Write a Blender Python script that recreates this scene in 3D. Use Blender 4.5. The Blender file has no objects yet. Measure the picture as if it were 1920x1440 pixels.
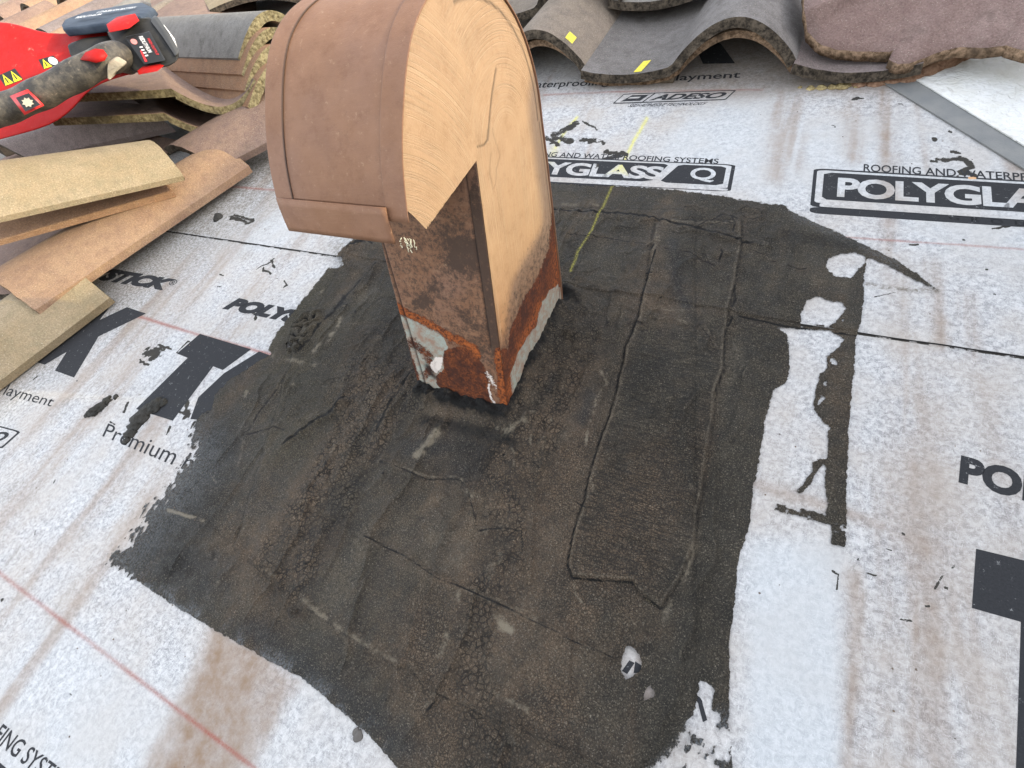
import bpy, bmesh, math, random
import numpy as np
from mathutils import Vector, Matrix
random.seed(4); RNG = np.random.default_rng(11)
scene = bpy.context.scene
COL = scene.collection

# ------------------------------------------------------------------ camera
TH = math.radians(16.46124)          # roof pitch
CT, ST = math.cos(TH), math.sin(TH)
UX = np.array([1., 0, 0]); VX = np.array([0, CT, ST]); NX = np.array([0, -ST, CT])
F = 935.388                          # focal length in photo pixels (photo 1920 wide)
def _rot(a):
    a = np.array(a); t = np.linalg.norm(a); k = a / t
    K = np.array([[0, -k[2], k[1]], [k[2], 0, -k[0]], [-k[1], k[0], 0]])
    return np.eye(3) + math.sin(t) * K + (1 - math.cos(t)) * K @ K
RC = _rot([2.23699059, 0.47159741, -0.36642827])
CAM = np.array([0.21020608, -0.32379718, 0.3683445])
cam_d = bpy.data.cameras.new('camera'); cam = bpy.data.objects.new('camera', cam_d); COL.objects.link(cam)
m = Matrix.Identity(4)
for i in range(3):
    m[i][0] = RC[0][i]; m[i][1] = -RC[1][i]; m[i][2] = -RC[2][i]; m[i][3] = CAM[i]
cam.matrix_world = m
cam_d.sensor_width = 36; cam_d.lens = F / 1920 * 36; cam_d.clip_start = .01; cam_d.clip_end = 500
scene.camera = cam

# ------------------------------------------------------------------ sky, sun, exposure
SUN_EL = math.radians(21.3); SUN_AZ = math.radians(12.4)    # low sun from the right, azimuth measured from +X towards +Y
sd = np.array([math.cos(SUN_EL) * math.cos(SUN_AZ), math.cos(SUN_EL) * math.sin(SUN_AZ), math.sin(SUN_EL)])
w = bpy.data.worlds.new('World'); scene.world = w; w.use_nodes = True
nt = w.node_tree; bg = nt.nodes['Background']; sk = nt.nodes.new('ShaderNodeTexSky'); sk.sky_type = 'NISHITA'
sk.sun_disc = False; sk.sun_elevation = SUN_EL; sk.sun_rotation = math.pi / 2 - SUN_AZ
sk.air_density = 1.0; sk.dust_density = 2.0; sk.ozone_density = 1.0
hs = nt.nodes.new('ShaderNodeHueSaturation'); hs.inputs['Saturation'].default_value = .32; nt.links.new(sk.outputs[0], hs.inputs['Color']); nt.links.new(hs.outputs[0], bg.inputs[0])   # thin high haze whitens the sky; bg.inputs[1].default_value = 0.058
sl = bpy.data.lights.new('sun', 'SUN'); sl.energy = 5.0; sl.angle = math.radians(0.6); sl.color = (1.0, .83, .44)
so = bpy.data.objects.new('sun', sl); COL.objects.link(so)
so.rotation_euler = Vector(sd.tolist()).to_track_quat('Z', 'Y').to_euler(); so.location = (3, 0, 3)
scene.view_settings.view_transform = 'Standard'; scene.view_settings.look = 'None'
scene.view_settings.exposure = -0.32; scene.view_settings.gamma = 1

# ------------------------------------------------------------------ projection helpers (measurements of the place)
def rays(X, Y):
    d = np.stack([(np.asarray(X, float) - 960) / F, (np.asarray(Y, float) - 720) / F, np.ones(np.shape(X))], -1)
    return d @ RC
def roofc(P):                        # world -> roof coordinates (u along eave, v up slope, w off the roof)
    P = np.asarray(P, float); return np.stack([P @ UX, P @ VX, P @ NX], -1)
def PX(x, y, h=0.0):                 # photo point -> roof coordinates on the plane w = h
    d = rays(x, y); t = (h - CAM @ NX) / (d @ NX); return roofc(CAM + d * t[..., None] if np.ndim(t) else CAM + d * t)
def DP(x, y, D):                     # photo point at depth D -> roof coordinates
    return roofc(CAM + rays(x, y) * D)
def proj(W):                         # world -> photo pixels
    q = (np.asarray(W) - CAM) @ RC.T
    z = np.maximum(q[..., 2], 1e-3)
    return 960 + F * q[..., 0] / z, 720 + F * q[..., 1] / z
def r2w(R):
    R = np.asarray(R, float); return R[..., :1] * UX + R[..., 1:2] * VX + R[..., 2:3] * NX

# ------------------------------------------------------------------ object helpers
def thing(name, label, cat, loc=(0, 0, 0), group=None, rx=TH):
    o = bpy.data.objects.new(name, None); COL.objects.link(o)
    o.empty_display_size = .02
    o.location = r2w(np.array(loc)) if rx else loc
    o.rotation_euler = (rx, 0, 0); o['label'] = label; o['category'] = cat
    if group: o['group'] = group
    o['_r'] = list(map(float, loc))
    return o
def tag(o, label, cat, group=None):
    o['label'] = label; o['category'] = cat
    if group: o['group'] = group
    return o
def mk(name, V, Fs, mats, parent=None, mi=None, smooth=True, rx=TH, own=True):
    """mesh from vertices given in roof coordinates (rx=TH) or world (rx=0)."""
    V = np.asarray(V, float)
    base = np.zeros(3)
    if parent is not None: base = np.array(parent['_r'])
    elif own: base = V.mean(0); base[2] = V[:, 2].min()
    me = bpy.data.meshes.new(name)
    me.from_pydata((V - base).tolist(), [], [list(f) for f in Fs])
    if not isinstance(mats, (list, tuple)): mats = [mats]
    for q in mats: me.materials.append(q)
    if mi is not None: me.polygons.foreach_set('material_index', np.asarray(mi, np.int32))
    me.polygons.foreach_set('use_smooth', np.full(len(me.polygons), smooth))
    me.update()
    o = bpy.data.objects.new(name, me); COL.objects.link(o)
    if parent is not None: o.parent = parent
    else:
        o.rotation_euler = (rx, 0, 0); o.location = r2w(base) if rx else base; o['_r'] = list(map(float, base))
    return o
def fastmesh(name, V, Q, mats, mi=None, smooth=True):
    me = bpy.data.meshes.new(name)
    me.vertices.add(len(V)); me.vertices.foreach_set('co', V.astype(np.float32).ravel())
    n = len(Q); me.loops.add(n * 4); me.loops.foreach_set('vertex_index', Q.astype(np.int32).ravel())
    me.polygons.add(n); me.polygons.foreach_set('loop_start', np.arange(0, n * 4, 4, dtype=np.int32))
    me.polygons.foreach_set('loop_total', np.full(n, 4, np.int32))
    for q in mats: me.materials.append(q)
    if mi is not None: me.polygons.foreach_set('material_index', mi.astype(np.int32))
    me.update(calc_edges=True); me.polygons.foreach_set('use_smooth', np.full(n, smooth)); me.validate()
    return me
def attr(me, name, arr):
    a = me.attributes.new(name, 'FLOAT_COLOR', 'POINT'); a.data.foreach_set('color', arr.astype(np.float32).ravel())
def bevel(o, wd=.002, seg=2, ang=40):
    b = o.modifiers.new('bevel', 'BEVEL'); b.width = wd; b.segments = seg; b.limit_method = 'ANGLE'; b.angle_limit = math.radians(ang)
    return o

# ------------------------------------------------------------------ numpy painting helpers
def vnoise(x, y, s, seed=0):
    x = x / s; y = y / s; r = np.random.default_rng(seed).random((256, 256))
    xi = np.floor(x).astype(int); yi = np.floor(y).astype(int); fx = x - xi; fy = y - yi
    fx = fx * fx * (3 - 2 * fx); fy = fy * fy * (3 - 2 * fy)
    a = r[xi & 255, yi & 255]; b = r[(xi + 1) & 255, yi & 255]; c = r[xi & 255, (yi + 1) & 255]; d = r[(xi + 1) & 255, (yi + 1) & 255]
    return (a * (1 - fx) + b * fx) * (1 - fy) + (c * (1 - fx) + d * fx) * fy
def fbm(x, y, s, oct=4, seed=0):
    t = 0; am = .5; n = 0
    for i in range(oct):
        t = t + am * vnoise(x, y, s, seed + i * 7); n += am; s *= .5; am *= .55
    return t / n - .5
def dline(X, Y, pts, marg=80):
    """distance in photo pixels from grid points to a polyline"""
    D = np.full(X.shape, 1e4)
    pts = np.array(pts, float)
    m = (X > pts[:, 0].min() - marg) & (X < pts[:, 0].max() + marg) & (Y > pts[:, 1].min() - marg) & (Y < pts[:, 1].max() + marg)
    x = X[m]; y = Y[m]
    if not len(x): return D
    d = np.full(x.shape, 1e8)
    for (ax, ay), (bx, by) in zip(pts[:-1], pts[1:]):
        vx, vy = bx - ax, by - ay; L = vx * vx + vy * vy + 1e-9
        t = np.clip(((x - ax) * vx + (y - ay) * vy) / L, 0, 1)
        d = np.minimum(d, (x - ax - t * vx) ** 2 + (y - ay - t * vy) ** 2)
    D[m] = np.sqrt(d); return D
def spoly(X, Y, pts, marg=80):
    """signed distance (+ inside) to a polygon in photo pixels"""
    pts = list(pts); D = dline(X, Y, pts + [pts[0]], marg)
    P = np.array(pts, float)
    m = (X > P[:, 0].min()) & (X < P[:, 0].max()) & (Y > P[:, 1].min()) & (Y < P[:, 1].max())
    x = X[m]; y = Y[m]; ins = np.zeros(x.shape, bool)
    for (ax, ay), (bx, by) in zip(pts, pts[1:] + [pts[0]]):
        c = ((ay > y) != (by > y)); ins ^= c & (x < (bx - ax) * (y - ay) / (by - ay + 1e-12) + ax)
    s = np.full(X.shape, -1.); s[m] = np.where(ins, 1., -1.)
    return D * s
def gs(D, wd): return np.exp(-(D / wd) ** 2)
def ss(x, a, b):
    t = np.clip((x - a) / (b - a), 0, 1); return t * t * (3 - 2 * t)

# ------------------------------------------------------------------ material helpers
class MB:
    def __init__(s, name):
        s.m = bpy.data.materials.new(name); s.m.use_nodes = True; s.nt = s.m.node_tree
        s.b = s.nt.nodes['Principled BSDF']; s.out = s.nt.nodes['Material Output']; s.tc = None
    def n(s, t, **k):
        q = s.nt.nodes.new('ShaderNode' + t)
        for a, v in k.items():
            if isinstance(a, str) and hasattr(q, a): setattr(q, a, v)
        return q
    def l(s, a, b): s.nt.links.new(a, b)
    def co(s, scale=(1, 1, 1)):
        if s.tc is None: s.tc = s.n('TexCoord')
        mp = s.n('Mapping'); mp.inputs['Scale'].default_value = scale; s.l(s.tc.outputs['Object'], mp.inputs[0]); return mp.outputs[0]
    def noise(s, scale, detail=3, rough=.55, vec=None, stretch=(1, 1, 1), dist=0):
        q = s.n('TexNoise'); q.inputs['Scale'].default_value = scale; q.inputs['Detail'].default_value = detail
        q.inputs['Roughness'].default_value = rough; q.inputs['Distortion'].default_value = dist
        s.l(vec or s.co(stretch), q.inputs['Vector']); return q.outputs[0]
    def vor(s, scale, feature='F1', vec=None, rnd=1):
        q = s.n('TexVoronoi', feature=feature); q.inputs['Scale'].default_value = scale; q.inputs['Randomness'].default_value = rnd
        s.l(vec or s.co(), q.inputs['Vector']); return q
    def rng(s, v, a, b, c=0., d=1., smooth=False):
        q = s.n('MapRange'); q.interpolation_type = 'SMOOTHSTEP' if smooth else 'LINEAR'
        s.l(v, q.inputs[0])
        for i, x in zip((1, 2, 3, 4), (a, b, c, d)): q.inputs[i].default_value = x
        return q.outputs[0]
    def ma(s, op, a, b=None, c=None):
        q = s.n('Math', operation=op)
        for i, x in enumerate((a, b, c)):
            if x is None: continue
            if isinstance(x, (int, float)): q.inputs[i].default_value = x
            else: s.l(x, q.inputs[i])
        return q.outputs[0]
    def mix(s, f, a, b, mode='MIX'):
        q = s.n('Mix', data_type='RGBA', blend_type=mode)
        for i, x in ((0, f), (6, a), (7, b)):
            if isinstance(x, (int, float)): q.inputs[i].default_value = x
            elif isinstance(x, tuple): q.inputs[i].default_value = (*x[:3], 1)
            else: s.l(x, q.inputs[i])
        return q.outputs[2]
    def attr(s, name):
        a = s.n('Attribute'); a.attribute_name = name; sp = s.n('SeparateColor'); s.l(a.outputs['Color'], sp.inputs[0])
        return sp.outputs[0], sp.outputs[1], sp.outputs[2], a.outputs['Alpha']
    def col(s, c): 
        if isinstance(c, tuple): s.b.inputs['Base Color'].default_value = (*c[:3], 1)
        else: s.l(c, s.b.inputs['Base Color'])
    def rough(s, r):
        if isinstance(r, (int, float)): s.b.inputs['Roughness'].default_value = r
        else: s.l(r, s.b.inputs['Roughness'])
    def bump(s, h, dist=.001, st=1., prev=None):
        q = s.n('Bump'); q.inputs['Distance'].default_value = dist; q.inputs['Strength'].default_value = st
        s.l(h, q.inputs['Height'])
        if prev is not None: s.l(prev, q.inputs['Normal'])
        s.l(q.outputs[0], s.b.inputs['Normal']); return q.outputs[0]
    def spec(s, v): s.b.inputs['Specular IOR Level'].default_value = v

def m_tile(name, c1, c2, c3, grit=1., dirt=.5):
    M = MB(name)
    big = M.rng(M.noise(9, 4), .35, .68); med = M.noise(60, 3); fine = M.noise(420, 2, .7); sp = M.vor(330)
    c = M.mix(big, c1, c2); c = M.mix(M.rng(med, .42, .7, 0, .6), c, c3)
    c = M.mix(M.rng(fine, .3, .7, 0, 1), M.mix(1., c, (.62, .62, .62), 'MULTIPLY'), c)
    c = M.mix(M.rng(M.noise(700, 1), .68, .74, 0, .6), c, (.55, .48, .38))
    c = M.mix(M.rng(M.noise(22, 5, .7), .55, .72, 0, dirt), c, (.05, .045, .035))
    M.col(c); M.rough(.95); M.spec(.2)
    M.bump(M.ma('ADD', fine, M.ma('MULTIPLY', med, .7)), .0012 * grit, .8); return M.m
def m_chalk():
    M = MB('yellow_wax_crayon'); M.col(M.mix(M.noise(500, 2), (.62, .50, .03), (.80, .68, .08))); M.rough(.7)
    e = M.rng(M.noise(420, 4, .8), .36, .42); M.l(e, M.b.inputs['Alpha']); return M.m
def m_rough(name, c1, c2, c3):
    M = MB(name)
    a = M.noise(150, 4, .7); b = M.noise(30, 3)
    c = M.mix(M.rng(a, .38, .62), c1, c2); c = M.mix(M.rng(b, .5, .7, 0, .8), c, c3)
    M.col(c); M.rough(1.); M.spec(.1); M.bump(a, .0035, .9); return M.m
def m_plain(name, c, r=.6, bump=0, bs=300, var=.25, spec=.4, c2=None):
    M = MB(name); q = M.noise(35, 4)
    M.col(M.mix(M.rng(q, .35, .7, 0, 1), c, c2 or tuple(x * (1 - var) for x in c))); M.rough(r); M.spec(spec)
    if bump: M.bump(M.noise(bs, 3), bump, .7)
    return M.m

# ------------------------------------------------------------------ roof: underlayment sheets with their print
LAP = .194
def wav(u, v): return 0. * u
def m_sheet():
    M = MB('underlayment_fabric')
    sa = M.attr('stain'); sb = M.attr('mark')
    cloud = M.noise(210, 4, .7, dist=.5)                       # mottling where bitumen shows through
    f1 = M.noise(1, 2, .7, vec=M.co((1500, 230, 300)), dist=1.6); f2 = M.noise(1, 2, .7, vec=M.co((260, 1400, 300)), dist=1.6)
    fib = M.ma('MAXIMUM', f1, f2)
    base = M.mix(M.rng(cloud, .38, .62), (.235, .235, .24), (.49, .485, .48))
    base = M.mix(M.rng(fib, .56, .70, 0, .85), base, (.68, .68, .68))
    base = M.mix(M.rng(M.noise(14, 4), .40, .64, 0, .55), base, (.40, .355, .31))
    base = M.mix(M.rng(M.noise(95, 4, .8), .64, .72, 0, .35), base, (.28, .26, .24))
    base = M.mix(M.ma('MULTIPLY', sb[1], .7), base, (.47, .495, .51))
    st = M.ma('MULTIPLY', sa[1], M.rng(M.noise(60, 4, .7), .25, .7, .55, 1.1))
    base = M.mix(st, base, (.215, .145, .095))
    gr = M.ma('MULTIPLY', sb[0], M.rng(M.noise(230, 4, .8), .42, .62, .15, 1.0))
    base = M.mix(gr, base, (.12, .10, .075))
    red = M.ma('MULTIPLY', sa[2], M.rng(M.noise(600, 3, .8), .3, .6, .35, 1))
    base = M.mix(red, base, (.25, .075, .055))
    yl = M.ma('MULTIPLY', sa[3], M.rng(M.noise(700, 3, .8), .38, .55, .1, .9))
    base = M.mix(yl, base, (.62, .58, .10))
    bk = M.rng(M.ma('ADD', sa[0], M.ma('MULTIPLY', M.ma('SUBTRACT', M.noise(520, 4, .8), .5), .9)), .47, .55)
    base = M.mix(bk, base, M.mix(M.noise(90), (.018, .017, .017), (.05, .045, .035)))
    M.col(base); M.rough(.85); M.spec(.25)
    b1 = M.bump(M.noise(7, 3), .012, .5)
    M.bump(M.ma('ADD', M.ma('MULTIPLY', fib, .6), cloud), .0007, .5, b1)
    return M.m
def m_ink():
    M = MB('printed_ink')
    q = M.noise(600, 3, .8); wear = M.rng(M.noise(130, 5, .8), .60, .68, 0, .75)
    c = M.mix(q, (.016, .0165, .018), (.044, .045, .049)); c = M.mix(M.ma('MULTIPLY', wear, M.rng(q, .45, .6)), c, (.45, .45, .45))
    M.col(c); M.rough(.8); M.spec(.12); M.bump(q, .0005, .5); return M.m
MS = m_sheet(); MI = m_ink(); ME = m_plain('bitumen_edge', (.012, .011, .011), .8, .001)
def rrect(x0, y0, x1, y1, r, n=6, cut=0):
    P = []
    for cx, cy, a0 in ((x1 - r, y0 + r, -90), (x1 - r, y1 - r, 0), (x0 + r, y1 - r, 90), (x0 + r, y0 + r, 180)):
        for i in range(n + 1):
            a = math.radians(a0 + 90 * i / n); P.append((cx + r * math.cos(a) + 0, cy + r * math.sin(a)))
    return P
class Ink:
    """print collected as flat triangles in roof coordinates"""
    def __init__(s): s.V = []; s.T = []; s.n = 0
    def put(s, P, T, quad, box, lift=0.):
        # P in box coordinates -> bilinear in the quad (photo points bl, br, tr, tl) laid onto the roof
        q = [PX(float(a), float(b))[:2] for a, b in quad]
        P = np.array(P, float); x = (P[:, 0] - box[0]) / (box[2] - box[0]); y = (P[:, 1] - box[1]) / (box[3] - box[1])
        uv = (1 - x)[:, None] * (1 - y)[:, None] * q[0] + x[:, None] * (1 - y)[:, None] * q[1] + x[:, None] * y[:, None] * q[2] + (1 - x)[:, None] * y[:, None] * q[3]
        s.V.append(np.c_[uv, np.full(len(uv), lift)]); s.T.append(np.array(T, int) + s.n); s.n += len(uv)
    def text(s, txt, quad, fat=0., shear=0., space=1., box=None, lift=0.):
        cu = bpy.data.curves.new('t', 'FONT'); cu.body = txt; cu.offset = fat; cu.shear = shear; cu.space_character = space; cu.resolution_u = 4
        o = bpy.data.objects.new('t', cu); COL.objects.link(o); dg = bpy.context.evaluated_depsgraph_get()
        me = o.evaluated_get(dg).to_mesh(); me.calc_loop_triangles()
        P = np.array([v.co[:2] for v in me.vertices]); T = np.array([t.vertices[:] for t in me.loop_triangles])
        if len(P):
            b = box or (P[:, 0].min(), P[:, 1].min(), P[:, 0].max(), P[:, 1].max()); s.put(P, T, quad, b, lift)
        COL.objects.unlink(o); bpy.data.objects.remove(o); bpy.data.curves.remove(cu)
    def poly(s, pts, quad=None, box=None, lift=0., holes=()):
        bm = bmesh.new()
        es = []
        for loop in [pts, *holes]:
            vs = [bm.verts.new((p[0], p[1], 0)) for p in loop]
            es += [bm.edges.new((vs[i], vs[(i + 1) % len(vs)])) for i in range(len(vs))]
        bmesh.ops.triangle_fill(bm, edges=es, use_beauty=True); bm.verts.index_update()
        P = [v.co[:2] for v in bm.verts]; T = [[v.index for v in f.verts] for f in bm.faces]; bm.free()
        if quad is None:
            P = np.array(P); uv = PX(P[:, 0], P[:, 1])[:, :2]
            s.V.append(np.c_[uv, np.full(len(uv), lift)]); s.T.append(np.array(T, int) + s.n); s.n += len(uv)
        else: s.put(P, T, quad, box, lift)
PAPER = Ink()
def lerp(q, x, y):
    q = [np.array(p, float) for p in q]
    return tuple((1 - x) * (1 - y) * q[0] + x * (1 - y) * q[1] + x * y * q[2] + (1 - x) * y * q[3])
def subq(q, x0, y0, x1, y1): return [lerp(q, x0, y0), lerp(q, x1, y0), lerp(q, x1, y1), lerp(q, x0, y1)]

up = Ink(); lo = Ink()
def logo(K, q, whole=True):
    """roofing maker's plate: caption, framed dark plate with knocked-out name, Q plate, base bar and group line"""
    K.text('ROOFING AND WATERPROOFING SYSTEMS', subq(q, .13, .92, .93, 1.07), .012)
    fr = rrect(0, .12, 1, .92, .045, 5); fr2 = rrect(.012, .20, .988, .885, .036, 5)
    B = (0, 0, 1, 1)
    K.poly(rrect(0, .0, .62, .125, .04, 5), q, B, .0)
    K.poly(fr, q, B, .0); PAPER.poly(fr2, q, B, .00015)
    PAPER.poly(rrect(.03, .135, .99, .20, .01, 3), q, B, .00015)
    K.poly([(.05, .28), (.70, .28), (.735, .33), (.775, .80), (.76, .84), (.06, .84), (.035, .80), (.035, .33)], q, B, .0003)
    K.poly([(.785, .28), (.95, .28), (.972, .33), (.972, .80), (.955, .84), (.83, .84), (.81, .80), (.765, .33)], q, B, .0003)
    PAPER.text('POLYGLASS', subq(q, .065, .36, .725, .76), .035, space=.92, lift=.00045)
    PAPER.text('Q', subq(q, .83, .36, .93, .78), .02, lift=.00045)
logo(up, [(1517, 402), (2262, 452), (2236, 353), (1526, 311)])
logo(up, [(880, 343), (1368, 370), (1380, 306), (912, 286)])
up.text('MAPEI', [(1838, 407), (1985, 419), (1990, 400), (1848, 389)], .06, .3)
up.text('GROUP', [(1778, 414), (1960, 432), (1958, 422), (1778, 406)], .01, space=2.2)
hx = lambda cx, cy, rx, ry: [(cx + rx * math.cos(a), cy + ry * math.sin(a)) for a in [i * math.pi / 3 + .3 for i in range(6)]]
up.poly(hx(1804, 397, 26, 10), holes=[hx(1804, 397, 21, 7.4)]); up.poly([(1804 + 13 * math.cos(i * .4), 397 + 5.5 * math.sin(i * .4)) for i in range(16)], holes=[[(1806 + 7 * math.cos(i * .4), 397 + 2.6 * math.sin(i * .4)) for i in range(16)]])
up.text('waterproofing', [(982, 172), (1140, 165), (1144, 149), (992, 155)], .012); up.text('underlayment', [(1180, 161), (1386, 152), (1390, 136), (1186, 146)], .012)
aq = [(1148, 197), (1360, 190), (1381, 171), (1170, 178)]
up.poly(rrect(0, 0, 1, 1, .06, 4), aq, (0, 0, 1, 1)); PAPER.poly(rrect(.012, .09, .988, .91, .05, 4), aq, (0, 0, 1, 1), .00015)
up.poly([(.06, .2), (.24, .2), (.26, .8), (.1, .8)], aq, (0, 0, 1, 1), .0003); PAPER.poly([(.1, .42), (.2, .42), (.21, .58), (.11, .58)], aq, (0, 0, 1, 1), .0009)
up.text('ADESO', subq(aq, .3, .2, .95, .8), .04, .25, lift=.0003)
up.poly([(.27, .05), (.285, .05), (.31, .95), (.295, .95)], aq, (0, 0, 1, 1), .0003)
up.text('SELF-ADHESIVE TECHNOLOGY', [(1176, 203), (1322, 199), (1328, 194), (1184, 197)], .015, .2)
up.poly([(1308, 100), (1318, 122), (1378, 121), (1352, 85), (1300, 60)])
# lower sheet
lo.text('POLYSTICK', [(90, 510), (312, 546), (332, 524), (128, 490)], .075, .25); lo.text('®', [(314, 534), (326, 536), (336, 526), (323, 524)], .01)
lo.text('POLYSTICK', [(416, 579), (680, 634), (695, 610), (440, 557)], .08, .25)
lo.poly([(60, 676), (84, 684), (125, 660), (103, 695), (139, 708), (185, 631), (274, 588), (238, 576), (187, 600), (215, 563), (180, 552)])
lo.poly([(375, 626), (471, 655), (418, 694), (400, 687), (324, 789), (255, 767), (352, 671), (332, 663)])
lo.poly([(486, 659), (600, 700), (560, 800), (357, 786), (372, 745), (420, 700)])
lo.text('underlayment', [(-62, 731), (92, 768), (106, 746), (-44, 703)], .0)
lo.text('Premium high', [(188, 826), (398, 917), (425, 873), (203, 794)], .0)
oq = [(-150, 800), (3, 842), (40, 809), (-110, 770)]
lo.poly(rrect(0, 0, 1, 1, .07, 4), oq, (0, 0, 1, 1)); PAPER.poly(rrect(.02, .07, .98, .93, .06, 4), oq, (0, 0, 1, 1), .00015); lo.text('ADESO', subq(oq, .3, .2, .93, .8), .04, .3, lift=.0003)
lo.text('ROOFING SYSTEMS', [(-60, 1352), (125, 1498), (150, 1468), (-38, 1322)], .01); lo.poly([(-30, 1405), (60, 1480), (90, 1530), (-60, 1480)])
lo.text('POLYSTICK', [(1797, 905), (2330, 1055), (2330, 990), (1802, 853)], .05, 0)
lo.poly([(1830, 1029), (2060, 1085), (2060, 1200), (1990, 1182), (2010, 1520), (1902, 1520), (1914, 1166), (1822, 1140)])
lo.poly([(1166, 1258), (1180, 1238), (1190, 1243), (1176, 1264)]); lo.poly([(1188, 1262), (1191, 1240), (1206, 1250), (1200, 1262)])
lo.poly([(1300 + 18 * math.cos(a), 1322 + 20 * math.sin(a)) for a in [math.pi + i * math.pi / 8 for i in range(9)]] + [(1326, 1350), (1318, 1354)] + [(1300 + 10 * math.cos(a), 1324 + 12 * math.sin(a)) for a in [2 * math.pi - i * math.pi / 8 for i in range(9)]] + [(1288, 1346), (1280, 1342)])
TEXTS = (up, lo)

# ---- fine roof grid
def axis(segs):
    out = [segs[0][0]]
    for a, b, s0, s1 in segs:
        x = a; 
        while x < b - 1e-9:
            t = (x - a) / (b - a); x = min(b, x + s0 + (s1 - s0) * t); out.append(x)
    return np.array(out)
UA = axis([(-7, -1.15, 1.2, .02), (-1.15, -.5, .0045, .0016), (-.5, .5, .0013, .0013), (.5, 3.2, .02, .8)])
VA_LO = axis([(-2.5, -.52, .6, .01), (-.52, LAP + .006, .0013, .0013)])
VA_HI = axis([(LAP, .42, .0014, .0018), (.42, .80, .002, .004), (.80, 4.5, .02, 1.0)])
RED = [[(250, 590), (380, 630), (440, 646), (520, 668), (640, 700)], [(-30, 1052), (471, 1436), (560, 1510)], [(420, 349), (500, 355), (600, 363)], [(1440, 434), (1600, 446), (1920, 467), (2000, 473)], [(1020, 178), (1160, 172), (1430, 168)]]
STAINS = [((1655, 170), (1662, 230), (1672, 420), (1684, 560), (1700, 760), (1706, 880)), ((1470, 170), (1462, 240), (1455, 330)), ((1490, 180), (1485, 300)), ((1600, 190), (1598, 290)),
          ((1740, 500), (1762, 640)), ((1810, 560), (1822, 660)), ((1700, 880), (1690, 1000), (1660, 1200), (1650, 1440)), ((1600, 1080), (1596, 1440)), ((1620, 1120), (1615, 1440)), ((1716, 1120), (1700, 1440)), ((1780, 1240), (1775, 1440))]
TARBITS = [  # black smears and flecks stuck to the fabric: (points, half width px)
 ([(1092, 228), (1120, 244)], 3.5), ([(1080, 232), (1040, 258), (1070, 262)], 9), ([(1090, 262), (1118, 264), (1132, 266)], 7), ([(1048, 272), (1026, 262)], 8), ([(1135, 285), (1175, 290), (1120, 302)], 6), ([(1112, 312), (1150, 308)], 5),
 ([(1757, 300), (1800, 296), (1826, 312), (1800, 322), (1830, 330)], 7), ([(1783, 285), (1800, 287)], 4), ([(1745, 302), (1756, 304)], 4), ([(1795, 330), (1812, 345)], 4), ([(1850, 350), (1830, 372), (1838, 398)], 4.5), ([(1828, 392), (1836, 402), (1810, 394)], 6),
 ([(1870, 428), (1905, 420), (1898, 412)], 4), ([(1880, 426), (1860, 428)], 3), ([(1600, 186), (1617, 184)], 4), ([(1749, 262), (1754, 262)], 5), ([(1778, 224), (1792, 224)], 3.5), ([(1780, 246), (1783, 248)], 4), ([(1560, 234), (1566, 238)], 3.5), ([(1685, 194), (1694, 196)], 2.5), ([(1580, 388), (1590, 392)], 6),
 ([(1705, 458), (1720, 459)], 3), ([(1848, 506), (1852, 507)], 4.5), ([(1864, 551), (1868, 553)], 3), ([(1806, 450), (1810, 451)], 2.5), ([(1605, 1050), (1608, 1053)], 4.5), ([(1625, 1074), (1638, 1080), (1646, 1078)], 2.5),
 ([(1768, 1082), (1760, 1094), (1755, 1102)], 5), ([(1787, 1060), (1784, 1066)], 5), ([(1772, 1101), (1778, 1104)], 3.5), ([(1735, 1136), (1744, 1136)], 4), ([(1688, 1160), (1698, 1163), (1710, 1164)], 2.5), ([(1690, 998), (1694, 1002)], 3.5), ([(1560, 1070), (1572, 1078), (1570, 1104)], 3.5), ([(1658, 1028), (1672, 1034)], 3), ([(1664, 1050), (1668, 1052)], 3),
 ([(68, 995), (64, 1002)], 2.5), ([(132, 1300), (134, 1304)], 3), ([(100, 905), (104, 898)], 3), ([(2, 1126), (6, 1122)], 3.5), ([(62, 712), (72, 704)], 1.5), ([(143, 715), (145, 714)], 2),
 ([(508, 488), (514, 500)], 4), ([(496, 505), (506, 510)], 4.5), ([(480, 505), (506, 492), (514, 484)], 2), ([(412, 514), (420, 516)], 2.5), ([(408, 536), (414, 537)], 2.5), ([(534, 528), (538, 534), (532, 538)], 3), ([(468, 585), (480, 590), (478, 598)], 4), ([(432, 410), (460, 416), (476, 414)], 6), ([(440, 404), (476, 412)], 4),
 ([(276, 662), (302, 656), (286, 672)], 10), ([(265, 676), (275, 684)], 6), ([(296, 646), (320, 655)], 4), ([(352, 752), (350, 772), (345, 786)], 8), ([(322, 746), (333, 770), (352, 780)], 5), ([(320, 800), (312, 815)], 3), ([(240, 756), (232, 772)], 3), ([(206, 792), (214, 796)], 3), ([(330, 662), (352, 640), (380, 645)], 2),
 ([(1640, 556), (1680, 548)], 1.5), ([(1580, 330), (1590, 336)], 2)]
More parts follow.
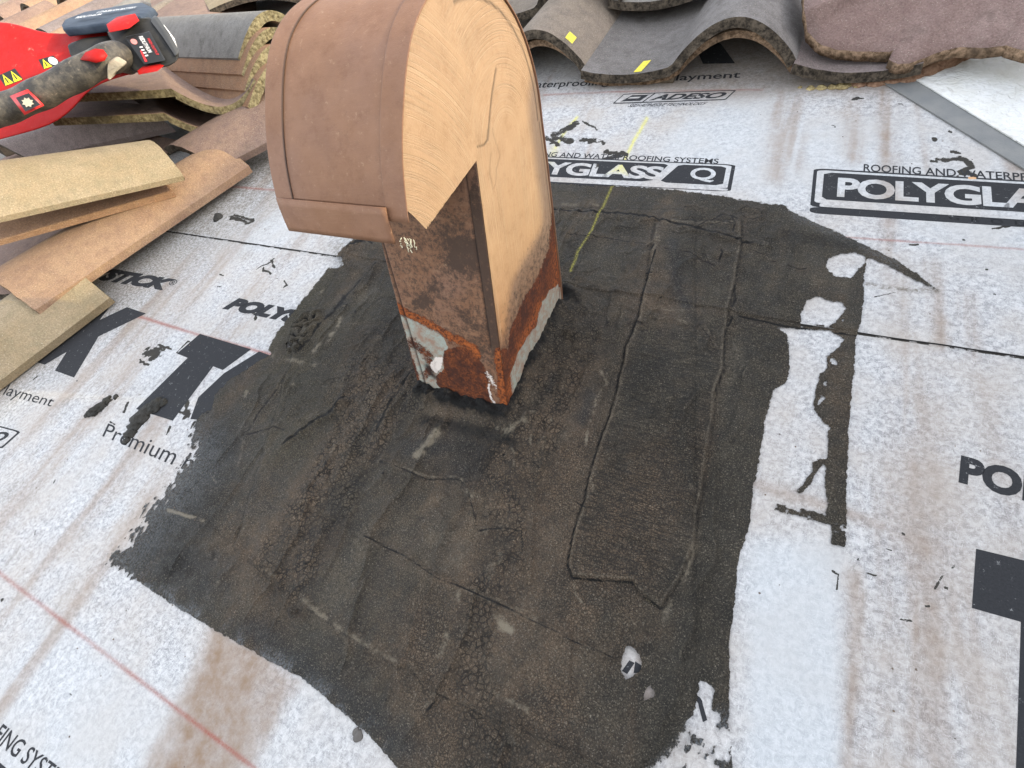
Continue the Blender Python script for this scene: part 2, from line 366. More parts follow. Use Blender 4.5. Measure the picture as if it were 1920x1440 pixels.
def paint_sheet(V2, w0):
    u, v = V2[:, 0], V2[:, 1]
    X, Y = proj(r2w(np.c_[u, v, np.full(len(u), w0)]))
    bad = ((r2w(np.c_[u, v, np.zeros(len(u))]) - CAM) @ RC.T)[:, 2] < .05
    X[bad] = -1e5; Y[bad] = -1e5
    wx = 6 * fbm(u + 9, v + 9, .02, 3, 21); wy = 6 * fbm(u + 9, v + 9, .02, 3, 22)
    n1 = fbm(u + 9, v + 9, .06, 4, 31)
    wx2 = 6 * fbm(u + 9, v + 9, .006, 2, 23); wy2 = 6 * fbm(u + 9, v + 9, .006, 2, 24); n2 = fbm(u + 4, v + 4, .009, 3, 25)
    A = np.zeros((len(u), 4)); B = np.zeros((len(u), 4))
    for p, hw in TARBITS:
        d = dline(X + wx * hw * .2 + wx2 * hw * .2, Y + wy * hw * .2 + wy2 * hw * .18, p, 40); A[:, 0] = np.maximum(A[:, 0], ss(hw * 1.35 - d, 0, hw * 1.3) * (.8 + .8 * n2))
    for k, (p, wd) in enumerate(zip(RED, (3.2, 5, 2, 1.8, 1.4))):
        d = dline(X + wx * .3, Y + wy * .3, p); A[:, 2] = np.maximum(A[:, 2], gs(d, wd) * (.75 + .9 * n1))
    st = np.zeros(len(u))
    for p in STAINS: st = np.maximum(st, gs(dline(X + wx * 1.8, Y, p), 20) * (.36 + 1.3 * fbm(u * 3 + 9, v * .12 + 9, .03, 3, 17)))
    q = (spoly(X + wx * 2, Y, [(404, 1172), (440, 1195), (505, 1235), (560, 1278), (470, 1440), (380, 1480), (250, 1480), (330, 1330)]))
    st = np.maximum(st, ss(q, -22, 16) * (.80 + .7 * fbm(u * 2.2 + 9 + v * .9, v * .12 + 9, .05, 3, 77)))
    st = np.maximum(st, gs(dline(X + wx, Y + wy, [(1414, 906), (1500, 935), (1600, 966), (1651, 986)]), 14) * .5)
    st = np.maximum(st, gs(dline(X + wx, Y + wy, [(1651, 986), (1720, 1010), (1810, 1030)], 60), 5) * .4)
    st = np.maximum(st, ss(.7 * gs(dline(X + wx, Y, [(1650, 1020), (1680, 1140), (1660, 1300)], 160), 70) + n1 * .8, .3, 1.1) * .5)
    st = np.maximum(st, ss(fbm(u * 3 + v * .3 + 30, v * .25 + 30, .12, 4, 41), 0., .32) * .6)
    st = np.maximum(st, gs(dline(X, Y + wy, [(1340, 170), (1500, 160), (1660, 160)], 90), 22) * .5)
    far = ss(v, .60, .68) * ss(u, -.3, .1); st = np.maximum(st, far * .55)
    A[:, 1] = np.clip(st, 0, 1)
    if w0 == 0: A[:, 0] = np.maximum(A[:, 0], (v > LAP - .0026 - .0012 * fbm(u + 3, u * 0 + 3, .01, 3, 19)) * (.62 + .8 * n2) * (u > -1.2) * (v < LAP + .01))
    for p, wd in (([(1213, 222), (1190, 262), (1160, 322), (1148, 350)], 3.2), ([(1082, 220), (1060, 246), (1041, 277)], 2.6), ([(1041, 277), (1028, 310)], 7)):
        A[:, 3] = np.maximum(A[:, 3], gs(dline(X + wx * .3, Y, p), wd) * (.95 if wd != 7 else .35))
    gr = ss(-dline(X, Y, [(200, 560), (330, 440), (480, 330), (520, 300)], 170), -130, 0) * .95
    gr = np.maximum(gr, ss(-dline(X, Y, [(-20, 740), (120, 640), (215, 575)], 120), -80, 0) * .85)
    gr = np.maximum(gr, gs(dline(X + wx * 2, Y + wy * 2, [(640, 470), (690, 450)], 60), 30) * .8)
    gr = np.maximum(gr, gs(dline(X, Y + wy, [(1619, 532), (1680, 540), (1758, 546)], 50), 5) * .9)
    for p in ([(690, 492), (560, 610)], [(215, 580), (110, 700)]): gr = np.maximum(gr, gs(dline(X + wx, Y + wy, p, 60), 22) * .45)
    gr = np.maximum(gr, ss(fbm(u * 2 + 5, v * .6 + 5, .03, 4, 51), .12, .34) * .45 * ss(-u, .2, .5))
    gr = np.maximum(gr, far * .35)
    B[:, 0] = np.clip(gr, 0, 1)
    B[:, 1] = np.maximum(ss(-np.abs(X - 1490) + 120, 0, 60) * ss(Y, 980, 1050) * .8, ss(fbm(u + 3, v + 3, .25, 3, 61), .0, .3) * .6)
    return A, B
def build_sheet(name, VA, w0, ink, edge=False):
    U, Vv = np.meshgrid(UA, VA); u = U.ravel(); v = Vv.ravel(); nu, nv = len(UA), len(VA)
    z = wav(u, v) + w0
    P = np.c_[u, v, z]
    A, B = paint_sheet(P[:, :2], w0)
    i = np.arange(nu * nv).reshape(nv, nu)
    Q = np.stack([i[:-1, :-1], i[:-1, 1:], i[1:, 1:], i[1:, :-1]], -1).reshape(-1, 4)
    mi = np.zeros(len(Q), int)
    if edge:                                         # dark cut edge of the lap
        lowrow = P[i[0]].copy(); lowrow[:, 2] -= .0022; k = len(P)
        P = np.r_[P, lowrow]; j = k + np.arange(nu)
        Q = np.r_[Q, np.stack([j[:-1], j[1:], i[0][1:], i[0][:-1]], -1)]; mi = np.r_[mi, np.full(nu - 1, 2)]
        A = np.r_[A, np.zeros((nu, 4))]; B = np.r_[B, np.zeros((nu, 4))]
        P[:nu, 1] += .0012 * fbm(P[:nu, 0] + 9, P[:nu, 0] * 0 + 4, .02, 4, 5); 
    TV = []; TT = []; TM = []; n = len(P)
    for I, slot in ((ink, 1),):
        V_ = np.concatenate(I.V); T_ = np.concatenate(I.T)
        V_[:, 2] += wav(V_[:, 0], V_[:, 1]) + w0 + .0002
        TV.append(V_); TT.append(T_ + n); TM.append(np.full(len(T_), slot)); n += len(V_)
    pv = np.concatenate(PAPER.V); pt = np.concatenate(PAPER.T)
    cent = pv[pt].mean(1); keep = (cent[:, 1] > LAP) == (ink is up); pt = pt[keep]
    ids, inv = np.unique(pt, return_inverse=True); pv = pv[ids]; pt = inv.reshape(-1, 3)
    pv[:, 2] += wav(pv[:, 0], pv[:, 1]) + w0 + .0002
    TV.append(pv); TT.append(pt + n); TM.append(np.zeros(len(pt), int))
    P = np.r_[P, np.concatenate(TV)]; T = np.concatenate(TT); TM = np.concatenate(TM)
    extra = len(P) - len(A); 
    A2, B2 = paint_sheet(P[len(A):, :2], w0)
    A = np.r_[A, A2]; B = np.r_[B, B2]
    me = bpy.data.meshes.new(name)
    me.vertices.add(len(P)); me.vertices.foreach_set('co', P.astype(np.float32).ravel())
    # make every ink triangle face up
    a, b, c = P[T[:, 0]], P[T[:, 1]], P[T[:, 2]]
    flip = ((b[:, 0] - a[:, 0]) * (c[:, 1] - a[:, 1]) - (b[:, 1] - a[:, 1]) * (c[:, 0] - a[:, 0])) < 0
    T[flip] = T[flip][:, ::-1]
    li = np.r_[Q.ravel(), T.ravel()]; tot = np.r_[np.full(len(Q), 4), np.full(len(T), 3)]
    me.loops.add(len(li)); me.loops.foreach_set('vertex_index', li.astype(np.int32))
    me.polygons.add(len(tot)); me.polygons.foreach_set('loop_start', np.r_[0, np.cumsum(tot)[:-1]].astype(np.int32)); me.polygons.foreach_set('loop_total', tot.astype(np.int32))
    for q in (MS, MI, ME): me.materials.append(q)
    me.polygons.foreach_set('material_index', np.r_[mi, TM].astype(np.int32))
    me.update(calc_edges=True); me.polygons.foreach_set('use_smooth', np.full(len(tot), True))
    attr(me, 'stain', A); attr(me, 'mark', B)
    o = bpy.data.objects.new(name, me); COL.objects.link(o); o.rotation_euler = (TH, 0, 0); o['kind'] = 'structure'
    return o
build_sheet('roof_underlayment', VA_LO, 0., lo)
build_sheet('roof_underlayment', VA_HI, .0018, up, True)

# ------------------------------------------------------------------ tar patch round the vent
OUT = [(1032, 344), (1107, 349), (1214, 352), (1282, 359), (1367, 370), (1385, 375), (1422, 381), (1471, 387), (1480, 396), (1519, 414), (1588, 445), (1675, 487), (1720, 514), (1758, 546), (1700, 518), (1660, 496), (1630, 484),
 (1623, 490), (1619, 532), (1619, 567), (1610, 622), (1604, 640), (1602, 700), (1600, 712), (1592, 803), (1588, 900), (1587, 966), (1586, 1027), (1560, 1018), (1559, 984), (1500, 968), (1452, 956), (1455, 944), (1500, 952), (1548, 965), (1553, 945), (1546, 906), (1550, 880), (1545, 868), (1532, 884), (1520, 908), (1500, 926), (1494, 920), (1512, 900), (1526, 882), (1524, 866), (1536, 860), (1552, 858), (1554, 830),
 (1552, 796), (1536, 782), (1526, 760), (1530, 733), (1538, 699), (1552, 690), (1550, 667), (1573, 650), (1584, 634), (1554, 618), (1501, 616), (1456, 613), (1477, 626), (1481, 650), (1481, 688), (1474, 716), (1449, 733), (1444, 756), (1434, 792), (1428, 830), (1423, 867), (1416, 900), (1411, 925), (1406, 979), (1384, 1052), (1380, 1095), (1377, 1133), (1368, 1207), (1367, 1313), (1367, 1367), (1373, 1423), (1378, 1560),
 (860, 1560), (790, 1490), (744, 1440), (693, 1380), (633, 1329), (594, 1293), (554, 1265), (487, 1230), (412, 1186), (336, 1142), (253, 1087), (205, 1055), (199, 1042), (244, 1022), (247, 1003), (269, 985), (262, 970), (275, 955), (305, 933), (321, 906), (333, 884), (351, 866), (364, 851), (367, 839), (357, 829), (360, 805), (357, 788), (377, 776), (396, 768), (402, 740), (427, 712), (455, 695), (489, 674), (510, 664),
 (503, 657), (510, 636), (529, 610), (552, 579), (576, 551), (607, 513), (616, 501), (630, 504), (647, 501), (645, 490), (633, 483), (655, 458), (668, 448), (700, 440), (740, 380), (860, 350)]
HOLES = [[(1547, 501), (1554, 483), (1574, 478), (1602, 475), (1625, 483), (1619, 497), (1602, 515), (1595, 523), (1574, 520), (1554, 511)],
 [(1501, 612), (1503, 591), (1512, 567), (1526, 558), (1550, 562), (1578, 569), (1587, 579), (1575, 592), (1556, 612)],
 [(1164, 1240), (1172, 1212), (1192, 1216), (1203, 1240), (1200, 1258), (1186, 1268), (1172, 1276), (1166, 1260)], [(1206, 1314), (1208, 1298), (1218, 1284), (1226, 1296), (1224, 1308)],
 [(1300, 1340), (1306, 1310), (1312, 1275), (1330, 1280), (1340, 1292), (1334, 1330), (1338, 1352), (1310, 1368), (1284, 1372), (1290, 1350)], [(1280, 1376), (1270, 1400), (1244, 1436), (1240, 1480), (1262, 1470), (1272, 1430), (1290, 1380)],
 [(1547, 800), (1552, 792), (1556, 800), (1551, 806)], [(1545, 716), (1551, 712), (1552, 722), (1546, 724)], [(1555, 672), (1566, 672), (1570, 682), (1560, 684)], [(1577, 600), (1582, 598), (1583, 603), (1578, 604)], [(1538, 742), (1550, 740), (1544, 752), (1534, 758)],
 [(535, 655), (548, 644), (550, 652), (538, 664)]]
# raised / stepped lines: (points, width px, height m, dark crack 0..1, light dust 0..1)
LINES = [
 # right hand torn strip, both long edges and its end
 ([(1229, 482), (1214, 534), (1196, 602), (1174, 654), (1156, 739), (1138, 800), (1108, 894), (1096, 949), (1073, 1019), (1067, 1062)], 3.2, .0006, .95, 0),
 ([(1067, 1062), (1075, 1087), (1127, 1091), (1185, 1095), (1197, 1114), (1240, 1145)], 4.5, .0, .9, 0), ([(1072, 1078), (1078, 1083), (1127, 1085), (1183, 1089)], 3.5, .0005, 0, .35),
 ([(1240, 1143), (1262, 1112), (1275, 1089), (1302, 1027), (1310, 949), (1325, 863), (1337, 789), (1341, 735)], 2.2, .0004, .55, .25), ([(1341, 735), (1355, 696), (1359, 635), (1364, 589), (1376, 543), (1388, 467), (1388, 421)], 3, .0012, .8, .25),
 ([(1250, 1150), (1285, 1085), (1310, 1000)], 7, 0, 0, .55),
 # transverse laps
 ([(1031, 397), (1080, 403), (1150, 408), (1229, 418), (1266, 433), (1290, 436), (1345, 449)], 3.5, .0018, 1, .15), ([(1031, 389), (1090, 388), (1120, 390)], 4, .001, .2, .5),
 ([(1066, 447), (1092, 450), (1140, 452), (1183, 461), (1211, 467)], 2.5, .0008, .75, 0), ([(1245, 476), (1293, 485), (1339, 507)], 2.2, .0006, .9, 0), ([(1345, 449), (1370, 455), (1392, 465), (1412, 462)], 3.5, .002, .9, .1),
 ([(1049, 519), (1080, 530), (1122, 546), (1183, 571), (1245, 589), (1340, 585), (1370, 597)], 2.6, .0006, .35, .35), ([(1384, 594), (1432, 602), (1456, 608), (1520, 618), (1620, 630)], 3.2, .0004, 1, 0),
 ([(1470, 436), (1466, 470), (1460, 500), (1444, 550)], 2.5, .0006, .5, .2), ([(1463, 504), (1500, 509), (1510, 508)], 2, .0008, .9, 0), ([(1410, 475), (1432, 484), (1440, 483)], 2, .0008, .8, 0), ([(1444, 494), (1456, 496)], 2, .0006, .8, 0), ([(1428, 512), (1436, 520)], 2, .0006, .6, 0),
 ([(1310, 436), (1335, 418), (1355, 407), (1380, 416)], 3, .0016, .85, .1), ([(1330, 432), (1360, 424), (1372, 430)], 3, .0016, .9, 0), ([(1370, 412), (1376, 430), (1372, 444)], 3, .0015, .9, 0), ([(1388, 398), (1400, 392), (1424, 400), (1428, 412), (1408, 420), (1390, 410), (1388, 398)], 3, .0016, .7, 0), ([(1284, 392), (1300, 390), (1318, 396)], 2, .0008, .9, 0),
 ([(1346, 500), (1352, 484), (1350, 478)], 4, .001, .9, 0), ([(1366, 590), (1372, 600), (1364, 614)], 5, .0015, .9, .1), ([(1376, 540), (1378, 566), (1372, 580)], 4, .001, .9, 0),
 ([(1240, 594), (1262, 602), (1288, 614)], 2.6, .001, .5, .5), ([(1310, 616), (1325, 636), (1338, 654)], 3, .0012, .7, .25), ([(1214, 524), (1222, 525)], 4, .001, .9, 0), ([(1190, 612), (1204, 616)], 3.5, .001, .8, 0), ([(1140, 760), (1152, 768)], 3.5, .001, .8, 0), ([(1080, 945), (1100, 960)], 4, .0012, .8, 0),
 ([(1118, 567), (1116, 600), (1104, 640)], 2, .0006, .35, .15),
 # right of the post, long ridges down slope
 ([(1002, 690), (1000, 715), (985, 770), (990, 800)], 4, .0022, .3, .1), ([(1080, 700), (1060, 740), (1038, 793), (1022, 844), (1010, 900), (1000, 960), (995, 1089)], 3, .0012, .45, .3),
 ([(1128, 700), (1139, 727), (1119, 750), (1112, 785), (1104, 801), (1100, 840)], 3, .0006, 0, .8), ([(1036, 792), (1042, 815)], 2.5, 0, 0, .8), ([(962, 848), (970, 860), (968, 880), (954, 902)], 2.5, .0005, 0, .85), ([(998, 830), (1000, 850)], 2, 0, 0, .6),
 ([(1104, 600), (1060, 720), (1030, 800)], 5, .0015, .15, .15), ([(987, 1011), (991, 1089), (984, 1140)], 2.4, .0004, .2, .3),
 # apron in front of the post
 ([(719, 871), (745, 878), (789, 898), (808, 902), (863, 902), (878, 915), (886, 937), (894, 972), (898, 1000), (912, 998), (950, 995), (983, 1002), (984, 1030)], 3.2, .0014, .8, .1), ([(722, 866), (789, 892), (808, 898), (860, 897)], 3, .0006, 0, .6), ([(868, 905), (880, 918), (890, 935)], 8, .0004, 0, .75),
 ([(712, 880), (722, 856), (750, 864)], 2.5, .0003, 0, .45), ([(895, 990), (904, 1002), (915, 1000)], 7, .0008, .4, .5), ([(782, 860), (806, 838), (822, 812)], 8, .0003, 0, .9), ([(904, 880), (910, 850), (924, 838), (944, 840)], 3.5, .0006, .6, .1), ([(900, 905), (902, 880), (930, 842)], 3, .0005, .5, .2), ([(912, 960), (914, 925)], 2.2, .0005, .6, 0),
 ([(760, 812), (800, 818), (860, 830), (900, 842)], 18, -.001, .3, 0),
 ([(690, 1010), (770, 1050), (820, 1085), (867, 1104), (913, 1124), (1010, 1170), (1080, 1206), (1147, 1233)], 3.4, .0016, .85, .1), ([(875, 1105), (915, 1120), (1010, 1164), (1140, 1226)], 9, .0006, 0, .4), ([(1147, 1233), (1156, 1215), (1160, 1180)], 2.5, .0006, .3, .35),
 ([(447, 1028), (491, 1063), (510, 1080), (527, 1099), (536, 1128), (552, 1156), (566, 1158), (574, 1140)], 3.6, .0016, .5, .15), ([(490, 1056), (505, 1070), (528, 1090)], 6, .0004, 0, .4), ([(574, 1135), (633, 1182), (690, 1222), (752, 1253)], 3.6, .0014, .45, .2), ([(576, 1128), (640, 1180), (750, 1245)], 6, .0006, 0, .6),
 ([(770, 1247), (803, 1290), (893, 1333), (993, 1373), (1060, 1400), (1160, 1450)], 4, .0018, .6, .1), ([(774, 1245), (812, 1284), (893, 1325)], 10, .001, 0, .3), ([(930, 1300), (980, 1325), (1030, 1360)], 6, .0005, 0, .65), ([(1040, 1370), (1120, 1408)], 6, .0004, 0, .35),
 ([(868, 1112), (857, 1150), (840, 1200), (824, 1244)], 8, .0008, 0, .55), ([(866, 1180), (870, 1200), (872, 1230)], 4, .0004, .2, .45), ([(930, 1190), (905, 1240)], 5, .0004, 0, .3), ([(935, 1160), (945, 1175), (958, 1182)], 9, .0006, .1, .95), ([(1022, 1200), (1028, 1280), (1040, 1320), (1090, 1350)], 2.4, .0006, .45, .3),
 ([(1078, 1100), (1082, 1120), (1100, 1140), (1120, 1152)], 2, .0004, 0, .7), ([(1145, 1100), (1160, 1140), (1190, 1172)], 2, .0005, .2, .6), ([(1240, 1190), (1210, 1196), (1190, 1202)], 2, .0004, .5, .2), ([(1186, 1200), (1188, 1300), (1180, 1440)], 2.2, .0006, .5, .1),
 ([(900, 1335), (925, 1370), (950, 1420)], 3, .0008, .7, 0), ([(1262, 1110), (1250, 1150), (1240, 1200)], 12, 0, 0, .35),
 # left side folds
 ([(708, 500), (690, 520), (668, 545), (645, 563), (610, 605), (583, 643), (560, 668)], 5, .0026, .75, .1), ([(648, 560), (630, 585), (612, 600)], 9, -.001, .9, 0), ([(640, 600), (636, 615), (622, 640), (602, 655), (588, 668)], 4, .0006, 0, .85), ([(505, 666), (530, 672), (556, 680), (598, 690)], 5, .001, .2, .6),
 ([(656, 754), (640, 772), (620, 788), (590, 803), (570, 818), (540, 840)], 4, .0028, .95, .1), ([(650, 750), (610, 778), (570, 800)], 12, .002, 0, .3), ([(548, 688), (530, 720), (500, 760), (480, 790), (458, 820)], 3.4, .0016, .7, .15), ([(458, 820), (490, 808), (520, 805), (540, 812)], 3, .001, .75, .1),
 ([(460, 816), (456, 850), (448, 870)], 3, .0008, .2, .35), ([(774, 709), (758, 735), (740, 760), (725, 782), (712, 815)], 5, .0022, .8, .1), ([(772, 705), (748, 735)], 7, -.0006, .6, 0), ([(738, 370), (700, 420), (650, 470)], 5, .001, .5, .2), ([(520, 815), (500, 860), (470, 910), (450, 915), (395, 918)], 3, .0006, .5, .2),
 ([(318, 958), (340, 964), (358, 970), (382, 976)], 3.4, .0003, 0, 1), ([(470, 895), (490, 905)], 2.4, 0, 0, .6), ([(398, 895), (405, 905)], 2, 0, 0, .5), ([(465, 735), (460, 745)], 3, 0, 0, .8), ([(545, 735), (555, 725)], 3, 0, 0, .6), ([(598, 550), (604, 545)], 4, 0, 0, .9), ([(455, 725), (470, 700), (480, 680)], 2.4, .0006, .1, .3),
 ([(700, 700), (640, 860), (600, 960), (560, 1040)], 26, .003, 0, .12), ([(1060, 600), (1040, 680), (1000, 780), (960, 900)], 22, .003, 0, .1),
 ([(660, 470), (690, 455), (700, 462)], 5, .003, .8, .1), ([(655, 478), (668, 464), (676, 450)], 4, .002, .6, .4), ([(640, 492), (652, 486), (660, 496)], 8, .004, .3, 0),
]
PIT = [(948, 859, 4.5), (988, 1262, 9), (1060, 1010, 2)]
def build_patch():
    ua = axis([(-.47, .40, .00125, .00125)]); va = axis([(-.44, .44, .00125, .00125)])
    U, Vv = np.meshgrid(ua, va); u = U.ravel(); v = Vv.ravel(); nu, nv = len(ua), len(va)
    X, Y = proj(r2w(np.c_[u, v, u * 0 + .002]))
    wx = 9 * fbm(u + 9, v + 9, .012, 4, 61); wy = 9 * fbm(u + 9, v + 9, .012, 4, 62)
    fx = 5 * fbm(u + 9, v + 9, .0035, 2, 65); fy = 5 * fbm(u + 9, v + 9, .0035, 2, 66)
    wl = 5 * fbm(u + 9, v + 9, .02, 3, 63)
    s = spoly(X + wx * .35 + fx, Y + wy * .35 + fy, OUT, 60)
    rag = ss(-dline(X, Y, [(365, 840), (330, 885), (270, 975), (220, 1045)], 200), -95, 0)
    s = s + rag * 26 * fbm(u * 2.6 + v * .9 + 9, v * 1.1 - u * .5 + 9, .0075, 3, 71) * 2 - rag * 2
    for h in HOLES: s = np.minimum(s, -spoly(X + wx * .6 + fx * 1.3, Y + wy * .6 + fy * 1.3, h, 90))
    # the worn region low right where the fabric shows
    wr = ss(-dline(X, Y, [(1340, 1380), (1300, 1440), (1260, 1470)], 130), -75, -10)
    s = np.minimum(s, np.where(wr > .05, 3 - wr * 17 * (fbm(u * 1.6 + 9, v + 9, .006, 3, 72) + .25) * 2, 1e3))
    dk = ss(-dline(X, Y, [(1455, 950), (1520, 962), (1590, 985)], 60), -30, 0) * ss(Y, 930, 945)
    s = np.minimum(s, np.where(dk > 0, 7 - 17 * (fbm(u + 9, v * 1.4 + 9, .004, 3, 73) + .3), 1e3))
    H = .0011 + .0006 * ss(s, 0, 8) + np.where(v > LAP, .0018, 0) * 1.
    H += .0035 * ss(s, 20, 160) * (fbm(u + 9, v * .5 + 9, .07, 3, 81) + .5)
    H += .0009 * ss(s, 6, 30) * fbm(u + 9, v + 9, .012, 3, 82)
    dark = np.zeros(len(u)); dust = np.zeros(len(u)); brownadd = np.zeros(len(u))
    n2 = fbm(u + 5, v + 5, .01, 3, 83)
    for p, wd, h, dk_, du in LINES:
        d = dline(X + wl, Y + wl * .6, p, 90)
        H += 1.5 * h * gs(d, wd * 2.0) * (1 + n2)
        if h > 0: brownadd = np.maximum(brownadd, gs(d, wd * 4) * .35)
        if dk_: dark = np.maximum(dark, dk_ * gs(d, wd * .62) * np.clip(.95 + 1.2 * n2, 0, 1)); H -= dk_ * .0011 * gs(d, wd * .7)
        if du: dust = np.maximum(dust, du * gs(d, wd * 1.15) * np.clip(.62 + 2.6 * n2, 0, 1))
    rg = fbm(u * 1.0 + 3 + .02 * fbm(u + 1, v + 1, .05, 3, 401), v * .22 + 3, .055, 4, 402); core = ss(s, 14, 60)
    H += core * (.0016 * ss(rg, -.012, .012) + .0022 * (1 - np.minimum(np.abs(rg) / .1, 1)) ** 2); dark = np.maximum(dark, core * gs(rg, .0045) * np.clip(.1 + 2.6 * n2, 0, .8)); dust = np.maximum(dust, core * gs(rg - .012, .010) * np.clip(1.8 * n2, 0, .42))
    r3 = fbm(u * .5 + 13, v * .9 + 3, .06, 4, 405); H += core * .0012 * ss(r3, -.008, .008); dark = np.maximum(dark, core * gs(r3, .004) * np.clip(2.4 * n2 - .1, 0, .7)); dust = np.maximum(dust, core * gs(r3 + .01, .008) * np.clip(1.6 * n2 - .05, 0, .35))
    dust = np.maximum(dust, core * ss(fbm(u + 3, v * .3 + 3, .04, 4, 407), .06, .32) * .26)
    # torn strip lies proud
    strip = [(1229, 425), (1214, 534), (1196, 602), (1174, 654), (1156, 739), (1138, 800), (1108, 894), (1096, 949), (1073, 1019), (1067, 1062), (1075, 1085), (1127, 1089), (1185, 1093), (1197, 1112), (1240, 1143), (1275, 1089), (1302, 1027), (1310, 949), (1325, 863), (1337, 789), (1341, 735), (1355, 696), (1359, 635), (1364, 589), (1376, 543), (1388, 467), (1388, 421)]
    q = spoly(X + wl, Y + wl * .6 + fy * .6, strip, 30); H += .0026 * ss(q, -1.5, 2.5); dust = np.maximum(dust, gs(q - 5, 4) * .35 * (q > 0)); dark = np.maximum(dark, gs(q + 3, 3) * .5); ribs = ss(q, 3, 10) * ss(Y, 560, 660)  # dark line and pale rim: step shade and highlight painted along the edge
    q2 = spoly(X + wl, Y + wl * .6, [(1000, 1165), (1147, 1233), (867, 1104), (690, 1010), (640, 960), (560, 1030), (447, 1028), (527, 1099), (552, 1156), (574, 1135), (752, 1253), (770, 1247), (803, 1290), (1060, 1400), (1180, 1440), (1186, 1200), (1240, 1150)], 30)
    ap = spoly(X + wl, Y + wl * .6, [(719, 871), (789, 898), (863, 902), (894, 972), (898, 1000), (983, 1002), (990, 1090), (1147, 1233), (867, 1104), (690, 1010), (560, 960)], 30); H -= .0006 * ss(ap, -2, 3)
    l1 = spoly(X + wl, Y + wl * .6, [(447, 1028), (527, 1099), (552, 1156), (574, 1135), (752, 1253), (770, 1247), (803, 1290), (1060, 1400), (1300, 1500), (1300, 400), (700, 400), (560, 640)], 30); H += .0018 * ss(l1, -2, 3); dark = np.maximum(dark, gs(l1 + 4, 4) * .45); dark = np.maximum(dark, gs(ap - 4, 4) * .4)  # darker along the low side of each step: shade painted into the colour
    # mastic turned up against the post
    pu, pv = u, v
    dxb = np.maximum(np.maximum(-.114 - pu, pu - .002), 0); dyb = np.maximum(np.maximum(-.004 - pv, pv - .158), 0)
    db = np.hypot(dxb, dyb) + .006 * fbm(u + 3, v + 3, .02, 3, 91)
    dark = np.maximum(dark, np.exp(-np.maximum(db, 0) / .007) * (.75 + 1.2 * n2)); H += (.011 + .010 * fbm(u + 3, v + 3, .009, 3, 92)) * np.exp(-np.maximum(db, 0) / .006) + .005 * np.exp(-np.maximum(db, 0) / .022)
    # crumpled mastic left of the post
    cl = spoly(X, Y, [(535, 648), (548, 610), (568, 588), (604, 582), (606, 604), (592, 630), (575, 655), (560, 668), (540, 664)], 30)
    k = ss(cl + wl * 1.4, -4, 7); ph = (Y * .9 + X * .25 + 9 * fbm(u + 4, v + 4, .02, 3, 95) * 5)
    rip = np.abs(np.sin(ph * .26)) ** .6; H += k * (.0035 + .0075 * (rip - .4)); dark = np.maximum(dark, k * (1 - rip) * 1.0); dust = np.maximum(dust, k * ss(rip, .92, 1) * .2)
    for (cx, cy, r, hh) in ((1080, 632, 15, .008), (1412, 404, 20, .0022), (1075, 640, 9, .004), (1066, 552, 13, .008), (1080, 560, 11, .005), (648, 490, 9, .004), (556, 1146, 10, .002), (1165, 484, 12, .0015), (1400, 530, 26, -.0008)):
        d = np.hypot(X + wx - cx, (Y + wy - cy) * 1.25); H += hh * np.exp(-(d / r) ** 2) * (1 + n2)
    for cx, cy, r in PIT:
        d = np.hypot(X - cx, (Y - cy) * 1.3); H -= .002 * np.exp(-(d / r) ** 2); dark = np.maximum(dark, ss(-d, -r * .9, -r * .4) * (1 if r < 6 else .35))
        dust = np.maximum(dust, gs(d - r, 1.5) * .35)
    d = np.hypot(X - 1060, (Y - 566) * .9); dark = np.maximum(dark, ss(-d, -17, -8) * .9)
    # colour fields
    brown = ss(fbm(u * 2.2 + 6, v * .8 + 6, .11, 4, 97) + .25 * gs(dline(X, Y, [(960, 800), (940, 950), (1000, 1150), (860, 1300), (1000, 1400)], 400), 190) + .2 * gs(dline(X, Y, [(700, 720), (600, 960), (480, 1060)], 200), 80), -.05, .38) + brownadd
    blue = gs(dline(X + wl * 3, Y + wl * 2, [(1262, 470), (1272, 560), (1290, 580)], 80), 16) * .9
    for p, wd in (([(775, 845), (850, 838), (895, 850), (893, 885), (860, 885)], 26), ([(1108, 745), (1092, 790)], 14), ([(1038, 712), (1030, 735)], 9), ([(640, 575), (620, 590)], 12), ([(420, 830), (380, 900), (300, 1030), (380, 1090)], 60), ([(470, 1180), (620, 1280), (760, 1400)], 34), ([(960, 1020), (960, 800)], 1)):
        blue = np.maximum(blue, gs(dline(X + wl * 3, Y + wl * 3, p, 170), wd) * .75)
    for p, wd, a in (([(800, 795), (860, 805), (930, 820), (965, 838)], 20, 1.), ([(930, 845), (905, 890)], 12, .8), ([(1475, 445), (1600, 460)], 22, .8), ([(1066, 556), (1080, 570)], 14, 1)):
        dark = np.maximum(dark, gs(dline(X + wl * 3, Y + wl * 3, p, 80), wd) * a * .62)
    pink = gs(dline(X + wl * 4, Y + wl * 4, [(930, 815), (960, 822), (985, 800)], 50), 12) * .6 * (n2 > -.06)
    dust = np.maximum(dust, pink)
    frost = rag * .55 + gs(dline(X, Y, [(250, 1085), (412, 1186), (554, 1265), (633, 1329), (700, 1390)], 80), 22) * ss(fbm(u + 2, v + 2, .012, 3, 99), -.12, .2) * .8
    frost = np.maximum(frost, wr * .75); frost = np.maximum(frost, gs(dline(X, Y, [(1490, 405), (1600, 455), (1680, 496)], 40), 9) * .4)
